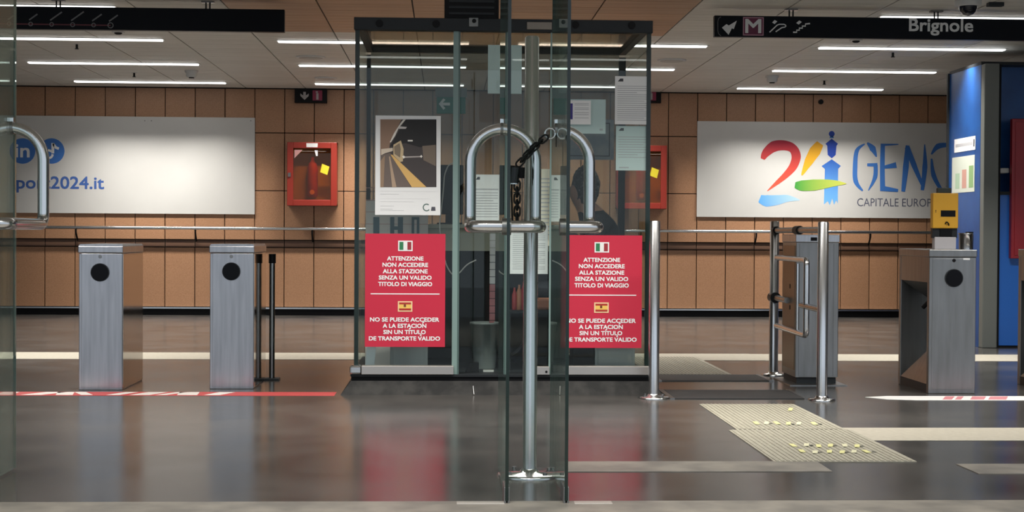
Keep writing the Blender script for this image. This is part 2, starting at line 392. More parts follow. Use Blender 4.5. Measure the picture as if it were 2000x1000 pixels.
for g in ([(1165, 200), (1090, 265), (1073, 420), (1080, 560), (1145, 648)], [10, 40, 46, 46, 14]), ([(1188, 190), (1240, 245), (1277, 325)], [14, 62, 8]), ([(1188, 400), (1285, 400)], [28, 36]), ([(1268, 400), (1262, 520), (1198, 645)], [40, 42, 6]), \
         ([(1337, 200), (1332, 420), (1335, 645)], [42, 46, 50]), ([(1318, 210), (1485, 205)], [26, 8]), ([(1350, 422), (1465, 402)], [28, 58]), ([(1315, 622), (1482, 645)], [56, 28]), \
         ([(1572, 215), (1556, 420), (1530, 655)], [36, 58, 36]), ([(1568, 232), (1632, 400), (1712, 592)], [50, 52, 26]), ([(1735, 205), (1737, 420), (1712, 642)], [8, 50, 32]), \
         ([(1950, 210), (1860, 225), (1798, 300)], [40, 54, 12]), ([(1800, 340), (1820, 500), (1895, 645)], [14, 46, 30]), ([(1950, 210), (2020, 330), (2010, 520), (1930, 645)], [30, 46, 46, 16]):
    stroke('brush_letter', g[0], g[1], PB)
a = R(1674, 387.5, 1819, 403.5, yp); text('CAPITALE EUROP', *a, yp-.004, mat('print_grey', (.10, .11, .16), .5), pr, bold=-.005)

# ------------------------------------------------------------------ HOSE CABINETS AND WALL SIGNS
AMB = glass('amber_pane', (.80, .55, .06), .6); HOSE = mat('red_hose', (.45, .05, .015), .6)
CABIN = mat('cabinet_inside', (.55, .46, .08), .7)
def cabinet(px, py, label):
    x0, x1, z0, z1 = R(px, py, px+97, py+124, YW-.18); y0, y1 = YW-.20, YW-.012
    t = thing('fire_hose_cabinet', label, 'fire cabinet', (x0, y0, z0), 'fire cabinets on the wall'); b = .075
    MB().box(x0, x1, y0+.17, y1, z0, z1).box(x0, x0+.02, y0+.02, y1, z0, z1).box(x1-.02, x1, y0+.02, y1, z0, z1).box(x0, x1, y0+.02, y1, z0, z0+.02).box(x0, x1, y0+.02, y1, z1-.02, z1).build('case', REDCAB, t)
    MB().box(x0+.02, x1-.02, y0+.165, y0+.169, z0+.02, z1-.02).build('back_plate', CABIN, t)
    fr = MB().box(x0, x0+b, y0, y0+.03, z0, z1, .005).box(x1-b, x1, y0, y0+.03, z0, z1, .005).box(x0+b, x1-b, y0, y0+.03, z0, z0+b, .005).box(x0+b, x1-b, y0, y0+.03, z1-b, z1, .005).build('door_frame', REDCAB, t)
    MB().box(x0+b, x1-b, y0+.012, y0+.017, z0+b, z1-b).build('pane', AMB, t)
    xc = (x0+x1)/2
    MB().lathe((xc, y0+.095, z0+.11), [(.05, 0), (.065, .02), (.065, .36), (.05, .42), (.02, .45), (.02, .5)], 16).build('hose_cylinder', HOSE, t)
    MB().cyl((xc, y0+.022, z0+.17), .03, .012, 'Y', 12).build('valve_ring', YELL, t)
    MB().prismY([(xc+.10, z0+.42), (xc+.19, z0+.385), (xc+.215, z0+.49), (xc+.125, z0+.525)], y0+.009, y0+.0115).build('yellow_sticker', mat('sticker_yellow', (.75, .62, .03), .5), t)
    MB().prismY([(x0+.09, z1-.095), (x0+.19, z1-.095), (x0+.09, z1-.20)], y0+.009, y0+.0115).build('corner_sticker', mat('sticker_pink', (.70, .35, .33), .5), t)
    MB().box(xc-.07, xc+.07, y0-.003, y0, z1-.062, z1-.012).build('white_label', WHITE, t)
    MB().prismY([(xc+.03, z1-.10), (xc+.07, z1-.10), (xc+.07, z1-.17), (xc+.05, z1-.17)], y0+.009, y0+.0115).build('white_tag', WHITE, t)
    MB().box(x0+.012, x0+.045, y0-.012, y0, z0+.36, z0+.41).build('latch', STEEL_D, t)
cabinet(561, 278, 'red fire hose cabinet with amber window left of the glass booth')
cabinet(1205, 284, 'red fire hose cabinet half hidden behind right edge of glass booth')
def wall_sign(px, label):
    x0, x1, z0, z1 = R(px, 172, px+63, 201, YW-.09); t = thing('emergency_sign', label, 'sign', (x0, YW-.1, z0), 'black emergency signs above the cabinets'); y = YW-.11
    MB().box(x0, x1, y, y+.08, z0, z1, .004).build('case', BLACK, t)
    MB().box((x0+x1)/2-.02, (x0+x1)/2+.02, y+.079, YW-.012, z0+.04, z1-.04).build('wall_bracket', BLACK, t)
    GR = mat('sign_grey', (.36, .34, .34), .5); MAR = mat('sign_maroon', (.22, .012, .05), .5)
    xa = x0+.125; MB().prismY([(xa-.016, z1-.05), (xa+.016, z1-.05), (xa+.016, z0+.09), (xa+.052, z0+.115), (xa+.052, z0+.085), (xa, z0+.035), (xa-.052, z0+.085), (xa-.052, z0+.115), (xa-.016, z0+.09)], y-.002, y).build('down_arrow', GR, t)
    xb = x0+.285; MB().box(xb-.06, xb+.06, y-.002, y, z0+.03, z1-.03).build('red_field', MAR, t)
    MB().box(xb-.014, xb+.014, y-.004, y-.002, z0+.04, z0+.12).box(xb-.02, xb+.006, y-.004, y-.002, z0+.125, z0+.145).build('extinguisher_symbol', GR, t)
wall_sign(575.5, 'black emergency sign with down arrow above the left fire cabinet')
wall_sign(1228, 'black emergency sign above the cabinet behind the booth')
c = P(1603, 199, YW-.03); t = thing('wall_camera', 'tiny dark sensor on tiles above the right banner', 'sensor', (c.x, YW-.05, c.z))
MB().cyl((c.x, YW-.055, c.z), .03, .045, 'Y', 12).build('body', BLACK, t)

# ------------------------------------------------------------------ HANGING SIGNS
SGREY = mat('sign_print_grey', (.72, .72, .72), .5); SIGNK = mat('sign_black', (.003, .004, .007), .35, spec=.12)
ys = 11.7; k = ys/2900.0
def hang(px, t, yt):
    x = P(px, 10, ys).x
    for dx in (-.015, .015): MB().cyl((x+dx, ys+.03, yt), .006, ZC-yt, 'Z', 8).build('rod', BLACK, t)
    MB().box(x-.05, x+.05, ys+.005, ys+.055, ZC-.012, ZC-.001).build('ceiling_plate', TUBE_D, t)
zs0 = P(1395, 71.5, ys).z; zs1 = P(1395, 30, ys).z
xs0 = P(1395.5, 50, ys).x
st = thing('direction_sign', 'long black hanging sign reading Brignole with metro symbol', 'sign', (xs0, ys, zs0))
MB().box(xs0, xs0+3.3, ys, ys+.06, zs0, zs1, .004).build('board', SIGNK, st)
hang(1547, st, zs1); hang(1831, st, zs1)
def sR(x0, y0, x1, y1): return R(x0, y0, x1, y1, ys)
a = sR(1776, 37, 1900, 69); text('Brignole', *a, ys, SGREY, st, bold=.022)
a = sR(1451, 32.5, 1491.5, 70.5); MB().box(a[0], a[1], ys-.002, ys, a[2]+.004, a[3]-.004).build('metro_border', mat('sign_pink', (.45, .22, .28), .5), st)
MB().box(a[0]+.008, a[1]-.008, ys-.003, ys-.002, a[2]+.012, a[3]-.012).build('metro_field', mat('sign_plum', (.13, .008, .045), .5), st)
a = sR(1456, 38, 1486, 64); text('M', *a, ys-.003, SGREY, st, bold=.03)
def sp(px, py): p = P(px, py, ys); return (p.x, p.z)
def spoly(name, pts, lay=1): return MB().prismY([sp(*p) for p in pts], ys-.001-.001*lay, ys).build(name, SGREY, st)
spoly('arrow', [(1410, 54), (1419, 47), (1423, 50), (1439, 40.5), (1433, 57), (1429.5, 55), (1423, 68)])
def sline(name, pts, wpx=2.2): return MB().ribbon([sp(*p) for p in pts], [wpx*k]*len(pts), ys-.002, ys).build(name, SGREY, st)
sline('escalator_symbol', [(1503, 63), (1518, 49), (1522, 47.5), (1531, 47.5), (1534, 49), (1535, 51), (1533, 53), (1527, 54), (1515, 62)])
spoly('rider_symbol', [(1508, 44), (1513, 39), (1518, 42), (1513, 47)])
sline('stairs_symbol', [(1549, 63), (1556, 63), (1556, 59), (1561, 59), (1561, 55), (1567, 55), (1567, 51), (1573, 51), (1573, 47), (1582, 46)], 2.8)
spoly('walker_symbol', [(1555, 45), (1561, 40), (1566, 43), (1560, 48)])
MB().ribbon([sp(1408, 33), sp(1403.5, 36), sp(1402, 42), sp(1402, 60), sp(1403.5, 66), sp(1408, 70)], [1.2*k]*6, ys-.002, ys).build('border_line', mat('sign_dim', (.12, .12, .12), .5), st)
zs0 = P(555, 62.5, ys).z; zs1 = P(555, 18.5, ys).z
xs1 = P(555.5, 40, ys).x
st = thing('line_map_sign', 'long black hanging sign with small metro line map', 'sign', (xs1, ys, zs0))
MB().box(xs1-3.1, xs1, ys, ys+.06, zs0, zs1, .004).build('board', SIGNK, st)
hang(112, st, zs1); hang(405, st, zs1)
DIM = mat('sign_dim_text', (.17, .17, .17), .5); LRED = mat('line_red', (.12, .015, .025), .5)
MB().ribbon([sp(-60, 45.5), sp(216, 49.5)], [2.5*k]*2, ys-.002, ys).build('line', LRED, st)
for (px, py, r, ln) in ((-40, 46.2, 3.5, 20), (18, 46.6, 3.5, 19), (60, 47, 3.5, 19), (101, 47.7, 3.5, 27), (142, 48.3, 3.8, 29), (183, 49, 3.5, 22), (216, 49.6, 5, 20)):
    c = sp(px, py); ring = [(c[0]+r*k*math.cos(t), c[1]+r*k*math.sin(t)) for t in [q*PI/8 for q in range(17)]]
    MB().ribbon(ring, [1.6*k]*17, ys-.004, ys-.002).build('stop_ring', DIM, st)
    x0_, y0_ = px-3, py-8
    MB().ribbon([sp(x0_, y0_), sp(x0_+ln*.85, y0_-ln*.6)], [2.6*k]*2, ys-.002, ys).build('stop_name', DIM, st)

# ------------------------------------------------------------------ CEILING DEVICES
DEVW = mat('device_white', (.55, .55, .55), .5)
def detector(px, py, label):
    c = Cl(px, py); t = thing('smoke_detector', label, 'smoke detector', (c.x, c.y, ZC-.06))
    MB().lathe((c.x, c.y, ZC-.075), [(.045, 0), (.06, .015), (.06, .05), (.075, .055), (.075, .075)], 20).build('housing', DEVW, t)
    MB().cyl((c.x, c.y-.0, ZC-.085), .03, .01, 'Z', 14).build('sensor', BLACK, t)
detector(374, 138, 'white smoke detector between the left tube lights'); detector(1508, 148, 'white smoke detector above the twenty-four banner')
def sprinkler(px, py, label):
    c = Cl(px, py); t = thing('sprinkler', label, 'sprinkler', (c.x, c.y, ZC-.05), 'ceiling sprinklers')
    MB().cyl((c.x, c.y, ZC-.004), .035, .003, 'Z', 16).build('rosette', DEVW, t); MB().cyl((c.x, c.y, ZC-.045), .012, .041, 'Z', 10).cyl((c.x, c.y, ZC-.05), .02, .006, 'Z', 12).build('nozzle', BLACK, t)
for px, py, lb in ((150, 86, 'small dark sprinkler left of the line map sign end'), (262, 142, 'small dark sprinkler near the farthest left tube light'), (1610, 157, 'small dark sprinkler over the twenty-four banner'), (1744, 102, 'small dark sprinkler below the Brignole sign')): sprinkler(px, py, lb)
for px, py, lb in ((607, 111, 'round flat ceiling speaker left of the booth'), (1312, 117, 'round flat ceiling speaker right of the booth'), (636, 152, 'small round ceiling speaker close to the left cabinet sign')):
    c = Cl(px, py); t = thing('ceiling_speaker', lb, 'speaker', (c.x, c.y, ZC-.012)); r = .15 if py < 130 else .13
    MB().lathe((c.x, c.y, ZC-.013), [(r*.9, 0), (r, .004), (r, .013)], 28).build('rim', DEVW, t); MB().cyl((c.x, c.y, ZC-.016), r*.8, .003, 'Z', 24).build('grille', mat('grille_grey', (.42, .41, .39), .6), t)
for px, py, lb in ((231, 61, 'small dark ceiling sensor under the line map sign'), (1672, 77, 'small dark ceiling sensor under the Brignole sign')):
    c = Cl(px, py); t = thing('ceiling_sensor', lb, 'sensor', (c.x, c.y, ZC-.03)); MB().box(c.x-.05, c.x+.05, c.y-.04, c.y+.04, ZC-.014, ZC-.001, .003).build('plate', DEVW, t); MB().lathe((c.x, c.y, ZC-.03), [(.02, 0), (.035, .008), (.035, .016)], 14).build('lens', BLACK, t)
c = P(1891, 6, 11.2); t = thing('dome_camera', 'dark dome security camera on the ceiling above the Brignole sign', 'camera', (c.x, 11.2, ZC-.1))
MB().lathe((c.x, 11.2, ZC-.045), [(.085, 0), (.1, .01), (.1, .045)], 24).build('base', DEVW, t)
MB().lathe((c.x, 11.2, ZC-.115), [(.005, 0), (.035, .008), (.055, .028), (.066, .05), (.07, .072)], 24).build('dome', mat('dome_glass', (.01, .012, .02), .08), t)
MB().box(c.x+.18, c.x+.30, 11.25, 11.31, ZC-.03, ZC-.001, .003).build('side_bracket', DARKMETAL, t)

# ------------------------------------------------------------------ TURNSTILES
def rivets(mb, pts, y): 
    for (x, z) in pts: mb.cyl((x, y-.004, z), .012, .005, 'Y', 12)
    return mb
def turnstile_left(px0, px1, base, top, label):
    a = F(px0, base); b = F(px1, base); y0 = (a.y+b.y)/2; x0, x1 = a.x, b.x; h = P((px0+px1)/2, top, y0).z; L = .66
    t = thing('turnstile', label, 'turnstile', (x0, y0, 0), 'steel turnstile posts')
    MB().box(x0+.004, x1-.004, y0+.004, y0+L-.004, .0, h-.06, .004).build('body', STEEL, t)
    MB().box(x0+.022, x1-.006, y0-.001, y0+.0045, .012, h-.062, .002).build('front_panel', STEEL, t)
    MB().box(x0, x1, y0-.006, y0+L, h-.058, h-.012, .005).prismY([(x0, h-.012), (x1, h-.012), (x1-.01, h), (x0+.01, h)], y0+.01, y0+L-.01).build('lid', STEEL, t)
    cx = x0+.49*(x1-x0); zc = P(px0+43, base-230, y0).z
    MB().tube([(cx, y0-.012, zc), (cx, y0, zc)], .060, 28).build('reader_ring', DARKMETAL, t)
    MB().cyl((cx, y0-.016, zc), .054, .006, 'Y', 28, .056).build('reader_lens', mat('lens_black', (.003, .003, .004), .15, spec=.12), t)
    rivets(MB(), [(cx, h-.082)], y0).build('lock', STEEL_D, t)
    MB().box(x1-.0045, x1-.001, y0+.012, y0+L-.012, .01, h-.065).build('side_panel', MIRROR, t)
    return t
turnstile_left(152, 240, 762, 477, 'steel turnstile post left of its twin, blue-grey front with black reader')
turnstile_left(408, 496, 760, 477, 'steel turnstile post nearest left side of the glass booth, scratched front')
DUMMY = None
def turnstile_right(px0, px1, base, top, label):
    a = F(px0, base); b = F(px1, base); y0 = (a.y+b.y)/2; x0, x1 = a.x, b.x; h = P((px0+px1)/2, top, y0).z; L = .66; iw = x0+.15
    t = thing('turnstile', label, 'turnstile', (x0, y0, 0), 'steel turnstile posts')
    MB().box(x0, x1, y0, y0+.045, 0, h-.05, .004).box(x0, x1, y0+L-.045, y0+L, 0, h-.05, .004).box(iw, x1-.002, y0+.045, y0+L-.045, 0, h-.05).build('body', STEEL_D, t)
    MB().box(x0+.002, x1-.002, y0+.045, y0+L-.045, 0, .06).build('plinth', DARKMETAL, t)
    MB().box(x0+.002, iw, y0+.045, y0+L-.045, h-.22, h-.05).build('upper_box', STEEL_D, t)
    MB().box(x0-.004, x1+.004, y0-.006, y0+L, h-.05, h, .005).build('lid', STEEL_D, t)
    A = (x0+.004, y0+L-.045, .06); B = (x0+.004, y0+.045, .06); Cc = (iw, y0+.045, .42); D = (iw, y0+L-.045, .06); E = (iw, y0+.045, .06)
    MB().add([A, B, Cc, D, E], [(0, 1, 2), (0, 2, 3), (0, 3, 4, 1), (1, 4, 2), (2, 4, 3)]).build('sloped_panel', STEEL_D, t)
    A = (x0+.004, y0+L-.045, h-.22); B = (x0+.004, y0+.045, h-.22); Cc = (iw, y0+.045, h-.42); D = (iw, y0+L-.045, h-.22); E = (iw, y0+.045, h-.22)
    MB().add([A, B, Cc, D, E], [(0, 1, 2), (0, 2, 3), (0, 3, 4, 1), (1, 4, 2), (2, 4, 3)]).build('hood_panel', DARKMETAL, t)
    hub = Vector((iw-.03, y0+.20, h-.30)); MB().tube([hub+Vector((.06, 0, .02)), hub], .035, 14).build('hub', BLACK, t)
    MB().tube([hub, hub+Vector((-.07, .08, -.10))], .014, 10).build('arm', BLACK, t)
    MB().box(x0+.02, x1-.02, y0-.002, y0+.002, .03, h-.06, .001).build('front_panel', STEEL_D, t)
    cx = x0+.52*(x1-x0); zc = P((px0+px1)/2, 543, y0).z
    MB().tube([(cx, y0-.012, zc), (cx, y0, zc)], .060, 28).build('reader_ring', DARKMETAL, t)
    MB().cyl((cx, y0-.016, zc), .054, .006, 'Y', 28, .056).build('reader_lens', MATS['lens_black'], t)
    rivets(MB(), [(cx, h-.072)], y0).build('lock', BLACK, t)
    MB().box(x1-.09, x1-.045, y0-.004, y0-.001, h-.068, h-.056).build('white_label', WHITE, t)
    return t, x0, x1, y0, h
T4, tx0, tx1, ty, th = turnstile_right(1813, 1904, 769, 487.5, 'steel turnstile post carrying the yellow ticket validator')
turnstile_right(2061, 2152, 769.5, 489, 'steel turnstile post cut off by the right picture edge')
# pale turnstile by the swing gate
a = F(1553, 751); b = F(1636, 751); y0 = a.y; x0, x1 = a.x, b.x; L = .42; h = P(1595, 458, y0).z
t = thing('turnstile', 'plain grey steel turnstile post beside the tubular swing gate', 'turnstile', (x0, y0, 0), 'steel turnstile posts')
MB().box(x0, x1, y0, y0+L, .05, h-.055, .004).build('body', STEEL_D, t)
MB().box(x0+.012, x1-.012, y0+.012, y0+L-.012, 0, .05).build('plinth', DARKMETAL, t)
MB().box(x0-.06, x1+.04, y0-.10, y0+L+.02, 0, .006).build('floor_plate', STEEL_D, t)
MB().box(x0-.005, x1+.005, y0-.006, y0+L+.004, h-.055, h, .005).build('lid', STEEL, t)
MB().box(x0+.022, x1-.042, y0-.003, y0+.001, .06, h-.065, .001).build('front_panel', STEEL_D, t)
MB().box(x1-.036, x1-.006, y0-.003, y0+.001, .06, h-.065, .001).build('edge_strip', STEEL_D, t)
MB().box(x0+.10, x0+.145, y0-.009, y0-.005, h-.045, h-.02).build('card_slot', BLACK, t)
MB().box(x0-.003, x0+.001, y0+.03, y0+L-.03, .10, h-.08, .001).build('side_panel', mat('reflected_brown_side', (.20, .14, .09), .35, .8), t)  # brown reflection in the steel side put into the panel's colour
for zz in (.55, .70): MB().box(x0-.006, x0-.002, y0+.16, y0+.175, zz-.03, zz).build('side_slot', BLACK, t)

# yellow validator and steel cup
yv = ty+.16
x0, x1, z0, z1 = R(1822, 377, 1872, 446, yv); v = thing('ticket_validator', 'yellow ticket validator on a grey foot, on the right turnstile', 'ticket validator', ((x0+x1)/2, yv, th))
MB().box(x0, x1, yv, yv+.055, z0, z1, .006).build('case', YELL, v)
MB().box(x0+.035, x1-.045, yv+.01, yv+.045, z1, z1+.035, .004).build('top_cap', mat('cap_dark', (.03, .035, .025), .5), v)
a = R(1837.5, 411, 1866, 423, yv); MB().box(a[0], a[1], yv-.003, yv+.001, a[2], a[3]).build('slot', BLACK, v)
a = R(1822.5, 446, 1871, 465, yv); MB().box(a[0], a[1], yv+.015, yv+.05, a[2], a[3]+.002).build('dark_neck', DARKMETAL, v)
a2 = R(1837, 446, 1860, 465, yv); MB().box(a2[0], a2[1], yv+.008, yv+.016, a2[2], a2[3]).build('neck_plate', BLACK, v)
a = R(1826, 463, 1868, 486, yv); MB().box(a[0], a[1], yv+.005, yv+.06, th, a[3], .003).build('foot', mat('foot_grey', (.55, .52, .53), .45), v)
MB().tube(rounded([(x0+.085, yv-.002, z0+.03), (x0+.09, yv-.01, z0+.045), (x0+.105, yv-.01, z0+.035), (x0+.11, yv-.002, z0+.02)], .01), .004, 6).build('scribble_mark', BLACK, v)
for k_, (ux, uz) in enumerate(((.02, .10), (.02, .09))): MB().cyl((x0+ux, yv-.003, z0+uz+.02), .003, .004, 'Y', 8).build('screw', DARKMETAL, v)
c = P(1886, 475, ty+.30); cu = thing('steel_cup', 'short polished steel cylinder with black back beside the yellow validator', 'cylinder', (c.x, ty+.30, th))
MB().lathe((c.x, ty+.30, th), [(.045, 0), (.045, .10), (.05, .102), (.05, .112), (.04, .112), (.04, .05)], 24).build('cylinder', CHROME, cu)
MB().box(c.x+.02, c.x+.06, ty+.32, ty+.36, th, th+.12).build('back_bracket', BLACK, cu)

# ------------------------------------------------------------------ BOLLARDS, SWING GATE, DARK POSTS
def post(name, label, cat, px, base, top, r, rb, mtl=POLEM, group=None, fins=0):
    c = F(px, base); z1 = P(px, top, c.y).z; t = thing(name, label, cat, (c.x, c.y, 0), group)
    MB().lathe((c.x, c.y, 0), [(r, .0), (r, z1-.006), (r-.006, z1)], 28).build('tube', mtl, t)
    MB().lathe((c.x, c.y, 0), [(rb, 0), (rb, .006), (rb-.008, .014), (r+.012, .016), (r+.004, .03)], 32).build('base_flange', CHROME, t)
    for q in range(4):
        aa = q*PI/2+.6; MB().cyl((c.x+math.cos(aa)*rb*.78, c.y+math.sin(aa)*rb*.78, .012), .010, .012, 'Z', 8).build('bolt', STEEL_D, t)
    return t, c, z1
post('bollard', 'steel bollard standing at right corner of the glass booth', 'bollard', 1276.5, 778, 431, .034, .10)
post('steel_post', 'tall steel pole on a round plate between the two open glass doors', 'post', 1034, 928, 71, .031, .14)
g = thing('swing_gate', 'tubular steel swing gate between two steel posts', 'gate', F(1560, 760))
cN, cM = F(1605, 782), F(1510.5, 733); zN = P(1605, 433, cN.y).z; zM = P(1513, 432, cM.y).z
for c, zt_ in ((cN, zN), (cM, zM)):
    MB().lathe((c.x, c.y, 0), [(.034, 0), (.034, zt_-.006), (.028, zt_)], 28).build('post', POLEM, g)
    MB().lathe((c.x, c.y, 0), [(.085, 0), (.085, .006), (.078, .014), (.046, .016), (.038, .03)], 32).build('base_flange', CHROME, g)
def gp(tt, z): return Vector((cM.x+(cN.x-cM.x)*tt, cM.y+(cN.y-cM.y)*tt, z))
ztb = P(1605, 449, cN.y).z
MB().tube([gp(.02, ztb), gp(.98, ztb)], .021, 14).build('top_bar', TUBE_D, g)
MB().tube([gp(.48, ztb), gp(.56, ztb)], .030, 14).build('bar_clamp', BLACK, g)
MB().tube([gp(0.0, ztb), gp(.05, ztb)], .030, 14).build('bar_clamp', BLACK, g)
zu, zl = P(1572, 508, 9.85).z, P(1572, 655, 9.85).z
MB().tube(rounded([gp(.06, zu), gp(.70, zu), gp(.70, zl), gp(.06, zl)], .045), .020, 14).build('gate_loop', POLEM, g)
MB().tube([gp(.52, zu-.03), gp(.52, zl+.02)], .012, 12).build('inner_bar', CHROME, g)
zh = P(1600, 606, cN.y).z
MB().tube([gp(.60, zh), gp(.97, zh)], .020, 12).build('hinge_bar', TUBE_D, g)
MB().tube([gp(.0, zh+.01), gp(.30, zh+.01)], .022, 12).build('hinge_bar', TUBE_D, g)
MB().tube([gp(-.04, zh+.01), gp(.04, zh+.01)], .040, 14).build('hinge_clamp', DARKMETAL, g)
# slim dark post beside second turnstile (mirrored in its polished side)
c2 = F(531, 742); d = thing('slim_post', 'slim dark metal post with black cap beside the scratched turnstile', 'post', (c2.x, c2.y, 0))
zt_ = P(531, 496, c2.y).z
MB().cyl((c2.x, c2.y, .01), .020, zt_-.07, 'Z', 18).build('tube', mat('grey_tube', (.30, .30, .29), .2, 1.0), d)
MB().cyl((c2.x, c2.y, zt_-.065), .025, .065, 'Z', 18).build('cap', BLACK, d)
MB().box(c2.x-.05, F(546, 742).x, c2.y-.05, c2.y+.06, 0, .014, .003).build('base_plate', DARKMETAL, d)

# ------------------------------------------------------------------ BOOTH
bx0, bx1 = -.588, 1.335; by0, by1 = 9.70, 11.06
zrb, zrt = .127, .185; zb0 = P(800, 60, by0).z; zb1 = P(800, 35.5, by0).z
bt = thing('ticket_booth', 'glass ticket booth with dark top beam and steel bottom rails', 'booth', (bx0, by0, 0))
PLN = mat('plinth_stone', (.014, .014, .014), .6, spec=.12, noise=(9, (.035, .034, .032), .4, .65), bump=.06, bscale=25)
e = .085; zp = .085
pb = [(bx0-e, by0-e), (bx1+e, by0-e), (bx1+e, by1+e), (bx0-e, by1+e)]; pt = [(bx0-.02, by0-.02), (bx1+.02, by0-.02), (bx1+.02, by1+.02), (bx0-.02, by1+.02)]
MB().add([(x, y, 0) for x, y in pb]+[(x, y, zp) for x, y in pt], [(0, 1, 5, 4), (1, 2, 6, 5), (2, 3, 7, 6), (3, 0, 4, 7), (4, 5, 6, 7), (0, 3, 2, 1)]).build('plinth', PLN, bt)
c = P(924, 766, by0-.06); MB().tube([(c.x, by0-.055, .055), (c.x+.005, by0-.088, .004)], .004, 6).build('plinth_seam', STEEL_D, bt)
MB().box(bx0-.02, bx1+.02, by0-.02, by1+.02, zp, zrb-.012).build('base_shadow_gap', BLACK, bt)
MB().box(bx0-.025, bx1+.025, by0-.028, by1+.025, zrb-.014, zrb).build('floor_slab', DARKMETAL, bt)
RAIL = mat('satin_rail', (.58, .54, .50), .35, .9)
xm = P(886, 720, by0-.04).x; xl = P(683, 720, by0-.04).x; xr1 = P(1268, 720, by0-.04).x; xr0_ = P(1080, 720, by0-.04).x
MB().box(xl+.075, xm, by0-.04, by0+.03, zrb, zrt, .004).build('bottom_rail', RAIL, bt)
MB().box(xl, xl+.073, by0-.045, by0+.035, zrb, zrt+.003, .014).build('corner_cap', CHROME, bt)
MB().box(xr0_, xr1, by0-.04, by0+.03, zrb, zrt, .004).build('bottom_rail', RAIL, bt)
a = R(1046, 715, 1073, 732, by0-.03); MB().box(a[0], a[1], by0-.035, by0+.02, zrb, zrt-.004, .003).build('latch_block', RAIL, bt)
MB().cyl((a[1]-.02, by0-.04, zrb+.02), .008, .006, 'Y', 10).build('latch_screw', BLACK, bt)
for (xa, xb) in ((bx0, bx0+.02), (bx1-.02, bx1)): MB().box(xa-.004, xb+.004, by0-.006, by0+.02, zrb, zb1).build('front_post', GEDGE, bt)
for (xa, xb) in ((bx0, bx0+.03), (bx1-.05, bx1)): MB().box(xa, xb, by1-.03, by1, zrb, zb0).build('rear_post', DARKMETAL, bt)
MB().box(bx0-.012, bx1+.012, by0-.025, by0+.05, zb0, zb1, .004).build('top_beam', DARKMETAL, bt)
for (xa, xb) in ((bx0, bx0+.045), (bx1-.045, bx1)): MB().box(xa, xb, by0+.05, by1, zb0+.02, zb1-.012).build('roof_side_beam', DARKMETAL, bt)
MB().box(bx0, bx1, by1-.045, by1, zb0+.02, zb1-.012).build('roof_rear_beam', DARKMETAL, bt)
MB().box(bx0+.045, bx1-.045, by0+.05, by1-.045, zb0+.05, zb0+.056).build('roof_pane', glass('roof_glass', (.72, .64, .58), .8), bt)
for px in (741, 852, 1124, 1234):
    c = P(px, 45.5+(px-741)*.008, by0-.03); MB().cyl((c.x, by0-.034, c.z), .024, .012, 'Y', 16).build('beam_bolt', BLACK, bt)
a = R(916, 35, 934, 52, by0-.03); MB().box(a[0], a[1], by0-.04, by0-.02, a[2], a[3], .003).build('beam_socket', mat('socket_grey', (.22, .23, .23), .4), bt)
c = P(926, 41, by0-.04); MB().cyl((c.x, by0-.046, c.z), .014, .008, 'Y', 12).build('socket_eye', BLACK, bt)
a = R(1029, 43, 1078, 58, by0-.03); MB().box(a[0], a[1], by0-.036, by0-.02, a[2], a[3], .003).build('beam_plate', mat('plate_bronze', (.22, .19, .16), .4, .6), bt)
xg1 = P(884, 400, by0).x; xg2 = P(1078, 400, by0).x
MB().box(bx0+.02, xg1, by0, by0+.01, zrt, zb0).build('front_pane', GLASSB, bt)
MB().box(xg2, bx1-.02, by0, by0+.01, zrt, zb0).build('front_pane', GLASSB, bt)
MB().box(xg1, xg1+.034, by0-.002, by0+.014, zrb, zb0).build('pane_edge', GEDGEL, bt)
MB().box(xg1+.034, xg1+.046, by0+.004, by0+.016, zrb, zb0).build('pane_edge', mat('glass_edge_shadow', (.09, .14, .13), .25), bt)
MB().box(xg2-.016, xg2, by0-.002, by0+.014, zrb, zb0).build('pane_edge', GEDGEL, bt)
MB().box(xg1+.05, xg2-.02, by0+.05, by0+.06, zrb+.01, zb0).build('door_pane', GLASSB, bt)
MB().box(bx0, bx0+.01, by0+.02, by1-.03, zrb, zb0+.02).build('side_pane', GLASSB, bt)
MB().box(bx1-.01, bx1, by0+.02, by1-.03, zrb, zb0+.02).build('side_pane', GLASSB, bt)
MB().box(bx0+.03, bx1-.05, by1-.02, by1-.01, zrb, zb0+.02).build('rear_pane', GLASSBK, bt)
# black device on the booth roof
a = R(868, 0, 972, 36, 9.95); t = thing('roof_unit', 'black ventilation unit sitting on top of the booth', 'vent unit', (a[0], 9.9, zb1))
MB().box(a[0], a[1], by0+.02, by0+.5, zb1-.012, zb1+.16, .01).build('case', BLACK, t)
for q in range(3): MB().box(a[0]+.03, a[1]-.03, by0+.012, by0+.02, zb1+.03+q*.04, zb1+.045+q*.04).build('louvre', DARKMETAL, t)

